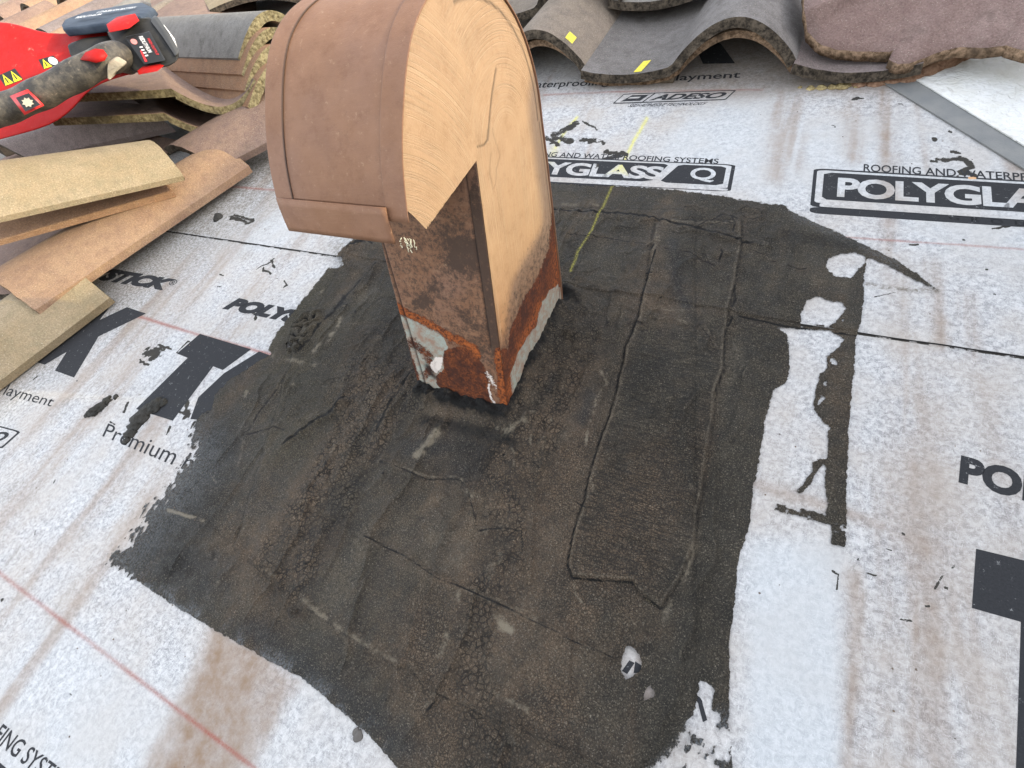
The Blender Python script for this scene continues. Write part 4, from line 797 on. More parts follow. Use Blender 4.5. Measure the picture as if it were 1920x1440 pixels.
def tile(name, label, C4, prof, top, edge, up=None, th=.014, nu=44, nv=26, jag=.0016, parent=None, group=None, backjag=0., bend=0., cat='tile', seed=0, wear=0., marks=()):
    P00, P10, P01, P11 = [np.array(p, float) for p in C4]
    n = np.cross(P10 - P00, P01 - P00); n /= np.linalg.norm(n)
    if n[2] < 0: n = -n
    s = np.linspace(0, 1, nu); t = np.linspace(0, 1, nv); S, T = np.meshgrid(s, t); S = S.ravel(); T = T.ravel()
    base = (1 - S)[:, None] * (1 - T)[:, None] * P00 + S[:, None] * (1 - T)[:, None] * P10 + (1 - S)[:, None] * T[:, None] * P01 + S[:, None] * T[:, None] * P11
    h = prof(S) + bend * np.sin(np.pi * T); wd = np.linalg.norm(P10 - P00); ds = 1e-3; dh = (prof(np.clip(S + ds, 0, 1)) - prof(np.clip(S - ds, 0, 1))) / (2 * ds * wd)
    side = (P10 - P00) / wd; ln = (P01 - P00); ln /= np.linalg.norm(ln)
    top_ = base + n * h[:, None]; nn = n - side * dh[:, None]; nn /= np.linalg.norm(nn, axis=1)[:, None]
    jn = fbm(S * wd * 1. + 5, np.full(len(S), 2. + seed), .012, 3, 301 + seed) * 2
    top_ += ln * (jag * jn * np.exp(-T / .03))[:, None]
    if backjag: top_ -= ln * (backjag * (fbm(S * wd + 5, S * 0 + 7 + seed, .03, 4, 311) + .3) * np.exp(-(1 - T) / .08))[:, None]
    if wear: top_ += n * (wear * fbm(S * wd + 1, T * .42 + 1, .03, 3, 320 + seed))[:, None]
    bot = top_ - nn * th
    V = [top_, bot]; N = len(top_); F = []; MI_ = []
    q = gridq(nv, nu); F += q.tolist(); MI_ += [0] * len(q); F += (q[:, ::-1] + N).tolist(); MI_ += [2] * len(q)
    k = 2 * N
    def rim(ids, rough=0.):
        nonlocal k
        a = top_[ids]; b = bot[ids]; L = 5; rows = []
        for j in range(L):
            f = j / (L - 1); p = a * (1 - f) + b * f
            if rough and 0 < j < L - 1: p = p - ln * (rough * (RNG.random(len(ids)) - .35))[:, None]
            rows.append(p)
        V.append(np.concatenate(rows)); m_ = len(ids)
        g = (gridq(L, m_) + k).tolist(); F.extend(g); MI_.extend([1 if rough else 0] * len(g)); k += L * m_
    i = np.arange(N).reshape(nv, nu)
    rim(i[0], .0022); rim(i[-1][::-1], .0015); rim(i[:, 0][::-1]); rim(i[:, -1])
    o = mk(name, np.concatenate(V), F, [TM[top], EDGE[edge], TM['under']], parent, MI_)
    if parent is None: tag(o, label, cat, group)
    for s0, s1, t0, t1, sl in marks:
        Sm, Tm = np.meshgrid(np.linspace(0, 1, 9), np.linspace(0, 1, 14)); tt = t0 + (t1 - t0) * Tm; sw = s0 + (s1 - s0) * Sm + sl * Tm
        b_ = (1 - sw)[..., None] * (1 - tt)[..., None] * P00 + sw[..., None] * (1 - tt)[..., None] * P10 + (1 - sw)[..., None] * tt[..., None] * P01 + sw[..., None] * tt[..., None] * P11
        b_ = b_ + n * (prof(sw) + bend * np.sin(np.pi * tt) + .0009)[..., None]
        mk('chalk_mark', b_.reshape(-1, 3), gridq(14, 9).tolist(), CHALK, o)
    return o
def quad_px(a, b, c, d): return [PX(*map(float, p[:2]), p[2]) for p in (a, b, c, d)]
def quad_dp(a, b, c, d): return [DP(*map(float, p)) for p in (a, b, c, d)]
A_ = np.array
# the laid course at the upper right: front edges at v ~ .67
GR = 'tiles of the laid courses'
def laid(u0, v0, ln, w0, wb, top, edge, label, wdt=.333, skew=0., seed=0, parent=None, A=.075, **k):
    c = [A_([u0, v0, w0]), A_([u0 + wdt, v0 + skew, w0]), A_([u0 - .0, v0 + ln, wb]), A_([u0 + wdt, v0 + ln + skew, wb])]
    return tile('concrete_tile', label, c, lambda s: prof_s(s, A), top, edge, seed=seed, group=GR, **k)
tile('concrete_tile', 'lilac grey tile half hidden under the reddish broken tile', [A_([.180, .650, .026]), A_([.335, .650, .020]), A_([.180, 1.07, .014]), A_([.335, 1.07, .01])], lambda s: .012 * (2 * s - 1) ** 2, 'lilac', 'dark', group=GR, seed=1)
laid(-.150, .662, .42, .026, .016, 'slate', 'dark', 'slate grey S tile with yellow mark in its pan, middle of the laid course', seed=2, A=.062, marks=[(.27, .31, .012, .10, .02)])
laid(-.150, .676, .40, .010, .004, 'under', 'brown', 'tan inner tile nested beneath the slate grey barrel', seed=41, A=.055, th=.010)
laid(-.480, .694, .40, .008, .002, 'under', 'brown', 'tan inner tile nested beneath the grey brown barrel beside the vent', seed=42, A=.056, th=.010)
laid(-.480, .680, .42, .022, .012, 'greyb', 'dark', 'grey brown barrel tile with yellow mark beside the vent hood', seed=3, A=.064, marks=[(.885, .92, .03, .085, .0)])
for i, tp, lb in ((-1, 'greyb', 'dark edged tile of the next course above the barrel tile beside the vent'), (0, 'grey', 'dark edged tile of the next course above the yellow marked pan')):
    laid(-.160 + .30 * i, .852, .42, .058, .035, tp, 'dark', lb, seed=14 + i)
# nose lugs beneath the front of the course
def lug(px0, px1, label, name='tile_nose', h0=.0, h1=.012, th=.012, dip=.006):
    a = PX(*px0, h0); b = PX(*px1, h0); n = 24; V = []; F = []
    for j in range(n):
        t = j / (n - 1); p = a * (1 - t) + b * t; q = -dip * math.sin(math.pi * t)
        V += [p + A_([0, 0, h1 + dip + q * .6]), p + A_([0, 0, .0015]), p + A_([0, .03, .0015]), p + A_([0, .03, h1 + dip + q * .6])]
    for j in range(n - 1):
        for k in range(4): F.append([j * 4 + k, j * 4 + (k + 1) % 4, j * 4 + 4 + (k + 1) % 4, j * 4 + 4 + k])
    F += [[0, 1, 2, 3][::-1], [(n - 1) * 4 + k for k in range(4)]]
    return tag(mk(name, V, F, TM['under']), label, 'tile', None)
lug((1128, 160), (1262, 158), 'dark wedge of tile packed under the yellow marked slate grey pan')
lug((1502, 148), (1650, 150), 'dark wedge of tile packed under the lilac grey pan')
# reddish broken tile on the hip
def broken():
    pts = [(1506, -60, .10), (1508, 20, .085), (1514, 60, .06), (1540, 84, .05), (1572, 94, .044), (1620, 97, .040), (1668, 97, .040), (1676, 93, .042), (1668, 112, .036), (1684, 121, .034), (1704, 119, .034), (1735, 108, .036), (1770, 94, .04), (1800, 88, .042), (1850, 90, .044), (1888, 84, .046), (1905, 92, .046), (1940, 100, .046), (2040, 110, .05), (2080, -60, .09)]
    P = [PX(float(x), float(y), h) for x, y, h in pts]; P = dens(P, .004); P = P + np.c_[.0018 * fbm(P[:, 0] + 3, P[:, 1] + 3, .008, 3, 3)[:, None] * 2, .0022 * fbm(P[:, 0] + 8, P[:, 1] + 3, .008, 3, 4)[:, None] * 2, np.zeros((len(P), 1))]
    c = A_([.42, .84, .105]); K = 14; V = []; F = []; n = len(P)
    for k in range(K + 1):
        f = k / K; R = P + (c - P) * f; R[:, 2] = P[:, 2] + (c[2] - P[:, 2]) * math.sin(f * math.pi / 2) + .004 * fbm(R[:, 0] + 3, R[:, 1] + 3, .05, 3, 5) * min(1, f * 4); V.append(R)
    B = P.copy(); B[:, 2] -= .013; V.append(B); B2 = P + (c - P) * .5; B2[:, 2] -= .0; V.append(P + (c - P) * .6 - A_([0, 0, .03]))
    for k in range(K):
        for i in range(n - 1): F.append([k * n + i, (k + 1) * n + i, (k + 1) * n + i + 1, k * n + i + 1])
    b = (K + 1) * n; mi = [0] * len(F)
    for i in range(n - 1): F.append([i, i + 1, b + i + 1, b + i]); mi.append(1); 
    for i in range(n - 1): F.append([b + i, b + i + 1, b + n + i + 1, b + n + i]); mi.append(2)
    tag(mk('broken_tile', np.concatenate(V), F, [TM['red'], EDGE['brown'], TM['under']], mi=mi), 'reddish brown tile with a rough broken edge in the top right corner', 'tile')
broken()
def blob(name, label, cat, path, r, mat, h=0., flat=.6, seed=0, group=None, amp=.35, sub=3, parent=None):
    """irregular lump following a path of photo points on the roof"""
    bm = bmesh.new(); P = [PX(float(x), float(y), h) for x, y in path]; rs = r if hasattr(r, '__len__') else [r] * len(P)
    for p, q in zip(P, rs):
        g = bmesh.ops.create_icosphere(bm, subdivisions=sub, radius=q)
        for v in g['verts']:
            co = np.array(v.co); n = co / (np.linalg.norm(co) + 1e-9)
            k = 1 + amp * 2 * float(fbm(A_([n[0] * 1.3 + 5 + p[0] * 40 + seed]), A_([n[1] * 1.3 + n[2] * 1.7 + 5 + seed]), .7, 3, 7 + seed)[0]) + amp * .6 * float(fbm(A_([n[0] * 2 + 3]), A_([n[1] * 2 + n[2] + 3 + seed]), .2, 2, 9 + seed)[0])
            co = co * k; co[2] = max(co[2] * flat, -q * .2); v.co = Vector((co + p + A_([0, 0, q * .15])).tolist())
    me = bpy.data.meshes.new('x'); bm.to_mesh(me); bm.free()
    V = [v.co[:] for v in me.vertices]; F = [list(f.vertices) for f in me.polygons]; bpy.data.meshes.remove(me)
    o = mk(name, V, F, mat, parent)
    if parent is None: tag(o, label, cat, group)
    return o
TARM = m_plain('lump_of_tar', (.034, .031, .026), .8, .006, 160, .45, .35, (.018, .017, .014))
MORT = m_rough('reddish_mortar', (.20, .11, .07), (.38, .24, .16), (.14, .08, .05)); FOAM = m_rough('yellowish_foam', (.20, .15, .07), (.50, .40, .20), (.10, .07, .04))
blob('mortar_lump', 'reddish crumbled mortar under the broken tile at top right', 'mortar', [(1610, 160), (1640, 156), (1670, 150), (1700, 146), (1730, 136), (1760, 124), (1790, 112)], [.010, .014, .018, .020, .022, .024, .020], MORT, .0, .7, 3)
blob('foam_crumbs', 'yellowish crumbs of foam along the front of the lilac grey pan', 'debris', [(1500, 166), (1520, 168), (1540, 167), (1560, 166), (1578, 165), (1590, 161), (1606, 164)], [.004, .006, .007, .007, .009, .007, .005], FOAM, .0, .6, 4)
# hip sheet with grey selvage, upper right
def flat_sheet(name, label, pts, w0, mat, th=.0015, cat=None, parent=None):
    P = [PX(float(x), float(y), 0) for x, y in pts]; n = len(P); V = [p + A_([0, 0, w0]) for p in P] + [p + A_([0, 0, w0 - th]) for p in P]
    o = mk(name, V, [list(range(n)), list(range(n, 2 * n))[::-1]] + [[i, n + i, n + (i + 1) % n, (i + 1) % n] for i in range(n)], mat, smooth=False)
    return o
MH = MB('embossed_white_membrane'); cl = MH.noise(130, 2, .5, dist=.6); hc = MH.mix(MH.rng(MH.noise(30, 4), .4, .7), (.66, .66, .64), (.56, .55, .50)); MH.col(hc); MH.rough(.6); MH.bump(cl, .004, .9)
MG = m_plain('grey_selvage', (.15, .155, .155), .6, .0008, 500, .3, .4, (.20, .20, .19))
o = flat_sheet('hip_underlayment', '', [(1660, 60), (2300, 60), (2300, 520), (1688, 141)], .0062, MH.m); o['kind'] = 'structure'
o = flat_sheet('hip_underlayment_selvage', '', [(1600, 96), (1688, 138), (2340, 530), (2300, 560), (1649, 157), (1600, 128)], .0043, MG); o['kind'] = 'structure'

# ---------------- loose tiles on the left
GL = 'loose tiles piled left of the vent'
sl10 = PX(75., 588., .045); sl11 = PX(472., 318., .022); dv = A_([-.17, .03, .004])
tile('concrete_tile', 'large tan brown barrel tile lying lowest, running up towards the vent', [sl10 + A_([-.25, .04, -.01]), sl10, sl11 + A_([-.15, .03, .004]), sl11], lambda s: prof_arch(s, .042), 'brown', 'brown', group=GL, seed=21)
p10 = PX(20., 716., .006); p11 = PX(216., 566., .008); d = (p10 - p11); d /= np.linalg.norm(d); p10 = p11 + d * .42
tile('concrete_tile', 'pale yellow barrel tile at the left edge with chipped end over the big printed letter', [p10 + A_([-.20, .05, .0]), p10, p11 + A_([-.20, .05, .0]), p11], lambda s: prof_arch(s, .055), 'yellow', 'yellow', group=GL, seed=22)
tile('concrete_tile', 'pale yellow tile on top of the loose pile', quad_px((-70, 412, .118), (344, 327, .112), (-70, 300, .118), (236, 258, .108))[0:1] + quad_px((-70, 412, .118), (344, 327, .112), (-70, 300, .118), (236, 258, .108))[1:], lambda s: .0 + 0 * s, 'yellow', 'yellow', group=GL, seed=23) if 0 else None
def longtile(name, label, rn, rf, ln_, lf, A, top, edge, group=GL, seed=0, **k):
    """tile whose end faces right: rn/rf near and far corner of the right end, ln/lf of the left end (photo x, y, height)"""
    c = [PX(float(q[0]), float(q[1]), q[2]) for q in (rf, rn, lf, ln_)]
    return tile(name, label, c, lambda s: prof_arch(s, A) - A * .18, top, edge, group=group, seed=seed, **k)
longtile('concrete_tile', 'pale yellow tile on top of the loose pile, its rounded end pointing at the vent', (344, 330, .085), (262, 290, .08), (-80, 425, .175), (-80, 330, .185), .050, 'yellow', 'yellow', seed=23, th=.009)
longtile('concrete_tile', 'orange brown tile sandwiched under the pale yellow one', (327, 362, .060), (262, 312, .06), (-80, 474, .125), (-80, 390, .125), .036, 'orange', 'brown', seed=24, th=.008)
tile('concrete_tile', 'small dark brown barrel tile with rough front edge beside the vent hood', quad_px((312, 284, .052), (416, 319, .036), (500, 168, .075), (575, 235, .05)), lambda s: prof_arch(s, .034), 'dark', 'dark', group=GL, seed=25)
tile('concrete_tile', 'purple grey barrel tile behind the pale yellow tile', quad_px((8, 292, .055), (62, 304, .05), (250, 205, .08), (330, 245, .055)), lambda s: prof_arch(s, .05), 'lilac', 'dark', group=GL, seed=26)
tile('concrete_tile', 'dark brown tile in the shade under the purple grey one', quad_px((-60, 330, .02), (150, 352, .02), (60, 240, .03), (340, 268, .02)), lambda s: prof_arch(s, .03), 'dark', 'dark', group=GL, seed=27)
tile('concrete_tile', 'grey tile at the left edge beneath the red tool', quad_px((-160, 330, .03), (14, 312, .03), (60, 215, .04), (180, 222, .04)), lambda s: prof_arch(s, .05), 'grey', 'dark', group=GL, seed=28)
tile('concrete_tile', 'dark filler tile added to blacken the shadow gap under the orange brown tile', quad_px((-160, 580, .012), (40, 552, .010), (40, 405, .018), (235, 400, .016)), lambda s: prof_arch(s, .012), 'dark', 'dark', group=GL, seed=29)  # added as a dark fill where the gap is only in shadow
# stacked tiles behind: two upside down, four nested barrels above
tile('concrete_tile', 'lower of two upside down tiles in the stack under the red tool', quad_dp((100, 232, 1.02), (478, 195, .98), (60, 150, 1.42), (430, 120, 1.40)), lambda s: prof_inv(s, .04), 'dark', 'yellow', group='stacked tiles under the tool', seed=31, th=.014)
tile('concrete_tile', 'upper of two upside down tiles in the stack under the red tool', quad_dp((130, 188, .98), (476, 148, .95), (90, 108, 1.38), (430, 76, 1.37)), lambda s: prof_inv(s, .04), 'dark', 'yellow', group='stacked tiles under the tool', seed=32, th=.014)
for k in range(4):
    dy = 30 * k; dD = .0
    lab = ('topmost nested barrel tile of the stack, grey with a yellowish rim', 'second nested barrel tile from the top of the stack', 'third nested barrel tile down in the stack', 'lowest nested barrel tile in the stack, just above the upside down pair')[k]
    tile('concrete_tile', lab, quad_dp((452 + 6 * k, 128 + dy, .98), (612 + 6 * k, 118 + dy, 1.0), (250, 118 + dy * .8, 1.36), (380, 96 + dy * .8, 1.38)), lambda s: prof_arch(s, .088), 'grey' if k == 0 else 'orange', 'yellow', group='stacked tiles under the tool', seed=33 + k, th=.016)
# the rest of the roof beyond: courses far left
cols = ('grey', 'dark', 'lilac', 'greyb', 'brown')
far_labels = {}
num = 0
places = []
for r in range(4):
    for c in range(9):
        u0 = -1.9 - .33 * c - .08 * r; v0 = .62 + .36 * r
        X, Y = proj(r2w(A_([u0 + .2, v0 + .1, .1])))
        if -60 < X < 520 and -40 < Y < 330: places.append((u0, v0, r, c))
ORD = ('first', 'second', 'third', 'fourth', 'fifth', 'sixth', 'seventh', 'eighth', 'ninth'); RW = ('nearest', 'second', 'third', 'farthest')
rows = sorted({p[2] for p in places}); rank = {(r, c): (rows.index(r), sorted(q[3] for q in places if q[2] == r).index(c)) for _, _, r, c in places}
for u0, v0, r, c in places:
    rk, cc_ = rank[(r, c)]
    laid(u0, v0, .42, .03, .012, cols[(r * 3 + c * 2) % 5], 'dark', '%s tile from the right in the %s course of tiles still laid at upper left' % (ORD[cc_], RW[rk]), seed=50 + c + 9 * r, nu=26, nv=8)

# ------------------------------------------------------------------ red battery tool lying on the stack
MR = MB('scuffed_red_plastic'); rr_ = MR.mix(MR.rng(MR.noise(22, 5, .7), .35, .7), (.30, .005, .004), (.37, .010, .007)); rr_ = MR.mix(MR.rng(MR.noise(60, 5, .8), .62, .72, 0, .6), rr_, (.50, .20, .15)); rr_ = MR.mix(MR.rng(MR.noise(150, 4, .8), .64, .7, 0, .7), rr_, (.06, .01, .01))
MR.col(rr_); MR.spec(.2); MR.rough(MR.rng(MR.noise(40, 3), .3, .7, .45, .7)); MR.bump(MR.noise(200, 3), .0006, .5)
MBK = m_plain('black_plastic', (.010, .010, .010), .6, .0005, 500, .3, .25, (.03, .028, .025))
MHD = MB('dusty_rubber_grip'); hh = MHD.mix(MHD.rng(MHD.noise(30, 5, .75), .42, .64), (.022, .019, .016), (.105, .088, .066)); hh = MHD.mix(MHD.rng(MHD.noise(120, 4, .8), .6, .7, 0, .6), hh, (.22, .17, .12)); MHD.col(hh); MHD.rough(.62); MHD.bump(MHD.noise(180, 4, .8), .0015, .7)
MCAP = m_plain('blue_grey_cap', (.020, .030, .048), .7, .0004, 300, .3, .25, (.05, .065, .09)); MYL = m_plain('warning_yellow', (.75, .66, .02), .5); MWH = m_plain('label_white', (.62, .60, .58), .5); MLB = m_plain('label_black', (.018, .018, .018), .35)
MRD = m_plain('label_red', (.60, .03, .03), .4)
tr = tuple(DP(120., 215., 1.0))
tool = thing('power_tool', 'scuffed red battery power tool with black battery and dusty rubber handle, resting on the stack', 'power tool', tr)
def extr(name, pts, vec, mat, parent=tool, bv=.003, seg=3, smooth=True):
    P = [DP(float(x), float(y), D) for x, y, D in pts]; vec = A_(vec, float); n = len(P)
    V = [p for p in P] + [p + vec for p in P]
    o = mk(name, V, [list(range(n))] + [list(range(n, 2 * n))[::-1]] + [[i, n + i, n + (i + 1) % n, (i + 1) % n] for i in range(n)], mat, parent, smooth=smooth)
    bm = bmesh.new(); bm.from_mesh(o.data); bmesh.ops.recalc_face_normals(bm, faces=bm.faces); bm.to_mesh(o.data); bm.free()
    if bv: bevel(o, bv, seg, 25)
    return o
toward = -roofc(rays(A_(170.), A_(120.))); toward /= np.linalg.norm(toward)      # from tool to the viewer's side
body = extr('body', [(-90, 40, .93), (0, 40, .93), (30, 44, .93), (70, 58, .93), (110, 66, .93), (195, 52, .92), (204, 62, .92), (215, 90, .91), (236, 120, .90), (251, 138, .90), (212, 148, .90), (170, 165, .90), (150, 190, .90), (130, 212, .90), (96, 236, .90), (40, 252, .90), (-90, 285, .90)], -toward * .12, MR.m, bv=.02, seg=6)
hm = body.modifiers.new('smooth', 'SUBSURF'); hm.levels = 0; hm.render_levels = 1
extr('grip_recess', [(122, 84, .895), (150, 74, .895), (190, 70, .89), (206, 84, .885), (222, 112, .88), (238, 134, .88), (212, 136, .88), (150, 128, .885), (128, 104, .89)], (-.004, .02, -.004), MBK, bv=.006)
# battery
bat = extr('battery', [(200, 58, .86), (222, 52, .86), (262, 36, .865), (280, 30, .87), (296, 42, .865), (316, 62, .86), (338, 100, .855), (334, 114, .85), (318, 124, .85), (254, 138, .85), (240, 122, .85), (222, 92, .855)], -toward * .10, MBK, bv=.006, seg=3)
extr('battery_cap', [(113, 44, .90), (120, 36, .93), (158, 22, .98), (252, 5, 1.0), (268, 4, 1.0), (288, 14, .96), (264, 30, .87), (200, 43, .87), (116, 54, .885)], (0, 0, -.014), MCAP, bv=.004)
extr('latch', [(197, 46, .845), (234, 39, .845), (243, 54, .84), (203, 63, .84)], (-.006, .03, -.0), MR.m, bv=.003)
extr('latch', [(256, 133, .843), (291, 128, .843), (296, 134, .84), (259, 141, .84)], (-.006, .03, 0), MR.m, bv=.002)
extr('battery_end_panel', [(300, 50, .872), (306, 46, .885), (326, 72, .875), (334, 98, .86), (328, 100, .853), (318, 76, .858)], (.004, -.001, -.0), MWH, bat and tool, .001)
extr('battery_rib', [(285, 32, .866), (290, 36, .862), (312, 66, .855), (332, 102, .850), (328, 106, .850), (306, 72, .855), (282, 40, .862)], (-.003, .01, 0), m_plain('grey_rib', (.05, .05, .05), .5), bv=.0015)
lab = extr('battery_label', [(234, 70, .849), (278, 60, .852), (308, 114, .844), (270, 121, .842)], (-.001, .004, 0), MLB, bv=.0006)
def on_quad(name, q, D, mat, tris=None, txt=None, fat=0., shear=0., parent=tool, lift=.0012):
    q3 = [DP(float(x), float(y), d) + toward * lift for (x, y), d in zip(q, D)]
    if txt:
        I = Ink(); cu = bpy.data.curves.new('t', 'FONT'); cu.body = txt; cu.offset = fat; cu.shear = shear; cu.resolution_u = 3; ob = bpy.data.objects.new('t', cu); COL.objects.link(ob)
        me = ob.evaluated_get(bpy.context.evaluated_depsgraph_get()).to_mesh(); me.calc_loop_triangles(); P = np.array([v.co[:2] for v in me.vertices]); T = [list(t.vertices) for t in me.loop_triangles]
        P = (P - P.min(0)) / (P.max(0) - P.min(0)); COL.objects.unlink(ob); bpy.data.objects.remove(ob); bpy.data.curves.remove(cu)
    else: P, T = np.array(tris[0], float), tris[1]
    x, y = P[:, :1], P[:, 1:2]; V = (1 - x) * (1 - y) * q3[0] + x * (1 - y) * q3[1] + x * y * q3[2] + (1 - x) * y * q3[3]
    return mk(name, V, T, mat, parent, smooth=False)
BQ = [(270, 121), (234, 70), (278, 60), (308, 114)]   # label quad read upwards
BD = [.842, .849, .852, .844]
def bl(x0, y0, x1, y1):
    L = lambda x, y: (lerp(BQ, x, y), (1 - x) * (1 - y) * BD[0] + x * (1 - y) * BD[1] + x * y * BD[2] + (1 - x) * y * BD[3]); c = [L(x0, y0), L(x1, y0), L(x1, y1), L(x0, y1)]
    return [a for a, b in c], [b for a, b in c]
q, D = bl(.92, .52, .35, .70); on_quad('label_text', q, D, MWH, txt='REDLITHIUM', fat=.03)
q, D = bl(.80, .80, .22, .92); on_quad('label_text', q, D, MRD, txt='HIGH OUTPUT', fat=.02)
for i in range(4):
    q, D = bl(.60 - .1 * i, .30, .55 - .1 * i, .44); on_quad('fuel_gauge_mark', q, D, MWH, ([(0, 0), (1, 0), (1, 1), (0, 1)], [[0, 1, 2, 3]]))
q, D = bl(.08, .12, .5, .30); on_quad('label_emblem', q, D, MRD, ([(0, 0), (.9, .6), (1, 1), (0, .7)], [[0, 1, 2, 3]]))
circ = ([(.5 + .5 * math.cos(a * .35), .5 + .5 * math.sin(a * .35)) for a in range(18)], [list(range(18))])
q, D = bl(.70, .10, .90, .36); on_quad('gauge_button', q, D, m_plain('pale_red', (.60, .22, .2), .5), circ)
CQ = [(140, 36), (258, 21), (266, 10), (160, 25)]; CD = [.91, .905, .965, .965]
on_quad('cap_text', [(140, 35), (188, 28), (192, 25), (146, 31)], [.91, .905, .92, .925], MWH, txt='REDLITHIUM', fat=.02, lift=.002); on_quad('cap_text', [(180, 25), (254, 15), (256, 12), (186, 21)], [.925, .925, .945, .945], MWH, txt='LITHIUM-ION BATTERY', fat=.01, lift=.002)
# warning stickers
def sticker(q, D, kind):
    on_quad('warning_sticker', q, D, MLB, ([(0, 0), (1, 0), (1, 1), (0, 1)], [[0, 1, 2, 3]]), lift=.0016)
    q = [A_(p, float) for p in q]; L = lambda x, y: tuple((1 - x) * (1 - y) * q[0] + x * (1 - y) * q[1] + x * y * q[2] + (1 - x) * y * q[3])
    for a, b in (((.04, .48), (.52, .96)) if kind == 0 else ((.04, .5),)):
        on_quad('warning_triangle', [L(a, .05), L(b, .05), L(b, .95), L(a, .95)], D, MYL, ([(0, 0), (1, 0), (.5, 1)], [[0, 1, 2]]), lift=.0024)
        m_ = (a + b) / 2; on_quad('warning_mark', [L(m_ - .035, .18), L(m_ + .035, .18), L(m_ + .03, .66), L(m_ - .03, .66)], D, MLB, ([(0, 0), (1, 0), (1, 1), (0, 1)], [[0, 1, 2, 3]]), lift=.003)
    if kind: on_quad('round_sign', [L(.5, .1), L(.98, .1), L(.98, .95), L(.5, .95)], D, MWH, circ, lift=.0024)
sticker([(10, 162), (44, 149), (28, 128), (-4, 142)], [.878, .878, .878, .878], 0)
sticker([(82, 130), (115, 120), (100, 104), (72, 112)], [.882, .882, .882, .882], 1)
# handle
hp = [(-70, 240, .82), (-20, 216, .82), (30, 196, .815), (80, 174, .81), (130, 148, .81), (170, 126, .81), (200, 112, .82), (222, 104, .845), (232, 108, .88), (236, 118, .91)]
P3 = dens([DP(float(x), float(y), D) for x, y, D in hp], .006); P3 = smooth_curve(P3, 1)
V, Fh = tube(P3, [.0215 * (1 + .04 * math.sin(i * .3)) * (1 if i < len(P3) - 8 else .92) for i in range(len(P3))], 22)
mk('handle', V, Fh, MHD.m, tool)
def patch_on_tube(name, pts, D, mat, dz=.0238, parent=tool):
    P = [DP(float(x), float(y), D) for x, y in pts]; n = len(P); c = sum(P) / n; V = P + [c + toward * .0025]; 
    o = mk(name, [v for v in V] + [p - toward * .012 for p in P], [[i, (i + 1) % n, n] for i in range(n)] + [[n + 1 + i, n + 1 + (i + 1) % n, (i + 1) % n, i] for i in range(n)], mat, parent); return o
patch_on_tube('red_insert', [(150, 112), (160, 98), (178, 91), (194, 93), (202, 104), (196, 114), (180, 118), (165, 114)], .787, MR.m)
patch_on_tube('maker_badge', [(18, 180), (52, 167), (82, 198), (46, 216)], .789, MRD)
on_quad('badge_face', [(48, 209), (76, 196), (54, 174), (30, 183)], [.7835] * 4, MLB, ([(0, 0), (1, 0), (1, 1), (0, 1)], [[0, 1, 2, 3]]), lift=.003)
on_quad('badge_emblem', [(48, 205), (70, 196), (55, 179), (36, 186)], [.7835] * 4, m_plain('emblem_gold', (.42, .36, .26), .5), ([(.5 + (.5 - .16 * (k % 2)) * math.cos(k * .3927), .5 + (.5 - .16 * (k % 2)) * math.sin(k * .3927)) for k in range(16)] , [list(range(16))]), lift=.0045)
extr('cable_guard', [(200, 118, .80), (212, 112, .80), (232, 124, .81), (212, 140, .81), (206, 152, .81), (200, 148, .81), (201, 132, .80)], (-.004, .014, 0), m_plain('dried_mud', (.30, .26, .20), .9, .002), bv=.003)

# ------------------------------------------------------------------ bits lying on the roof
blob('tar_lump', 'twisted lump of tar left of the stem of the printed letter T', 'tar lump', [(168, 776), (180, 770), (192, 762), (202, 752), (218, 745)], [.006, .010, .008, .007, .004], TARM, .0, .42, 11, amp=.75)
blob('tar_lump', 'long curled strip of tar at the foot of the printed letter T', 'tar lump', [(238, 826), (246, 812), (254, 798), (264, 784), (276, 770), (290, 762), (306, 756)], [.005, .008, .009, .012, .010, .011, .006], TARM, .0, .42, 12, amp=.75)
blob('tar_lump', 'small upright point of tar on the white sheet below the hood', 'tar lump', [(408, 414), (412, 410)], [.006, .008], TARM, .0, 1.1, 13)
blob('tar_lump', 'small grey lump at the lower left rim of the tar patch', 'tar lump', [(668, 1372), (672, 1380)], [.003, .004], m_plain('grey_lump', (.12, .11, .10), .9, .002), .0, .6, 14)
blob('tar_lump', 'dark flap of tar curling up at the rear right foot of the vent', 'tar lump', [(1056, 540), (1064, 548), (1076, 560), (1082, 568)], [.004, .007, .006, .003], TARM, .006, .8, 15)
blob('pebble', 'orange pebble on the dark nameplate at the right edge', 'pebble', [(1818, 337), (1824, 337)], [.0035, .0035], m_plain('orange_stone', (.55, .28, .12), .8, .001, 400, .3, .3, (.6, .45, .3)), .0, .6, 16, amp=.15)
blob('pebble', 'tiny pink bead on the tar below the apron', 'pebble', [(906, 1131)], [.0016], m_plain('pink_stone', (.55, .36, .28), .8), .004, .9, 17, amp=.1)
blob('pebble', 'tiny white chip on the lower tar strip', 'pebble', [(904, 1308), (908, 1305)], [.0014, .0012], m_plain('white_chip', (.7, .7, .66), .8), .004, .5, 18)
blob('pebble', 'tiny pale crumb on the torn tar strip', 'pebble', [(1259, 634)], [.0014], m_plain('pale_crumb', (.5, .48, .42), .8), .005, .7, 19)
blob('rust_flakes', 'rust flakes fallen at the front corner of the vent foot', 'rust flakes', [(936, 790), (946, 796), (956, 802), (930, 784)], [.0035, .0045, .0035, .003], m_rough('rust_flakes', (.14, .04, .015), (.36, .12, .05), (.08, .03, .02)), .008, .5, 20)
fringe()
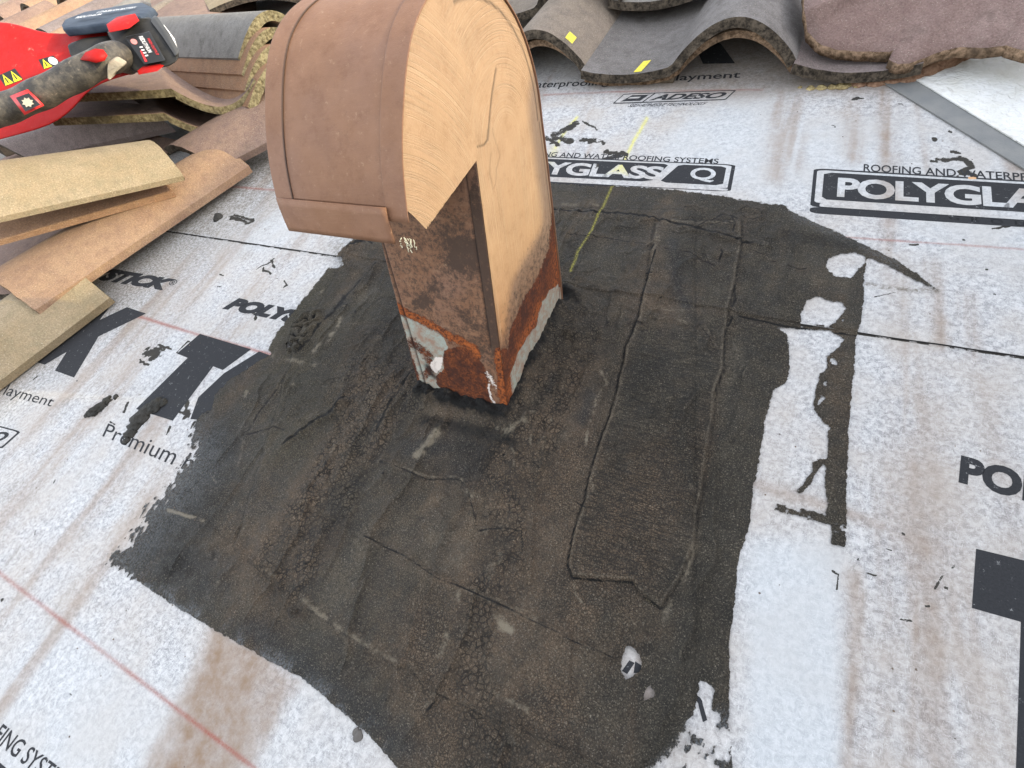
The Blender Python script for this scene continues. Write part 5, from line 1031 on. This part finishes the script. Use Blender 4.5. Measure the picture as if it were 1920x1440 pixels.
tile('concrete_tile', 'beige sunlit tile at the top edge behind the vent hood and the nested stack', quad_dp((395, 26, 1.50), (640, 30, 1.50), (360, -40, 1.95), (600, -40, 1.95)), lambda s: prof_arch(s, .05), 'yellow', 'dark', group='stacked tiles under the tool', seed=61)
tile('concrete_tile', 'dark filler tile added to blacken the gap between the red tool and the topmost nested barrel tile', quad_dp((300, 74, 1.42), (480, 64, 1.42), (280, -10, 1.8), (480, -12, 1.8)), lambda s: prof_arch(s, .03), 'dark', 'dark', group='stacked tiles under the tool', seed=62)  # put in only to darken the gap behind the tool
def grit():
    V = []; F = []; k = 0
    ico = [(0, 0, 1), (.9, 0, 0), (0, .9, 0), (-.9, 0, 0), (0, -.9, 0), (0, 0, -.4)]; fc = [(0, 1, 2), (0, 2, 3), (0, 3, 4), (0, 4, 1), (5, 2, 1), (5, 3, 2), (5, 4, 3), (5, 1, 4)]
    for i in range(520):
        u = random.uniform(-.75, .45); v = random.uniform(-.42, .62)
        if i % 3 == 0: u = random.gauss(-.02, .12); v = random.gauss(-.02, .12)
        if i % 5 == 0: u = random.gauss(-.45, .12); v = random.gauss(.2, .14)
        if -.12 < u < .008 and -.01 < v < .165: continue
        X, Y = proj(r2w(A_([u, v, 0.]))); X = np.array([float(X)]); Y = np.array([float(Y)])
        on = spoly(X, Y, OUT, 60)[0] > 0; r = random.uniform(.0004, .0011) * (1.3 if random.random() < .1 else 1)
        z = .0045 if on else (.002 if v > LAP else .0002); a = random.random() * 3
        for x, y, q in ico: V.append((u + r * (x * math.cos(a) - y * math.sin(a)) * random.uniform(.7, 1.3), v + r * (x * math.sin(a) + y * math.cos(a)) * random.uniform(.7, 1.3), z + r * q * .8))
        F += [[k + j for j in f] for f in fc]; k += 6
    o = mk('grit', V, F, m_plain('grit_grains', (.20, .15, .11), .9, c2=(.05, .04, .035)), smooth=False); o['kind'] = 'stuff'; tag(o, 'loose brown grit and crumbs scattered over the underlayment and tar', 'grit')
grit()
SEAL = m_plain('black_sealant', (.016, .0155, .015), .55, .004, 150, .4, .45, (.04, .034, .028))
blob('sealant_lip', '', '', [(784, 744), (800, 752), (818, 758), (838, 765), (858, 772), (880, 779), (902, 786), (924, 793), (944, 800), (960, 800)], [.005, .0045, .006, .005, .0055, .0045, .006, .005, .006, .006], SEAL, .003, .8, 41, parent=PATCH, amp=.6)
blob('sealant_lip', '', '', [(966, 786), (972, 760), (982, 734), (992, 706), (1004, 678), (1016, 650), (1028, 622), (1040, 594), (1052, 566)], [.005, .0045, .005, .006, .0045, .005, .0055, .005, .006], SEAL, .003, .8, 43, parent=PATCH, amp=.6)
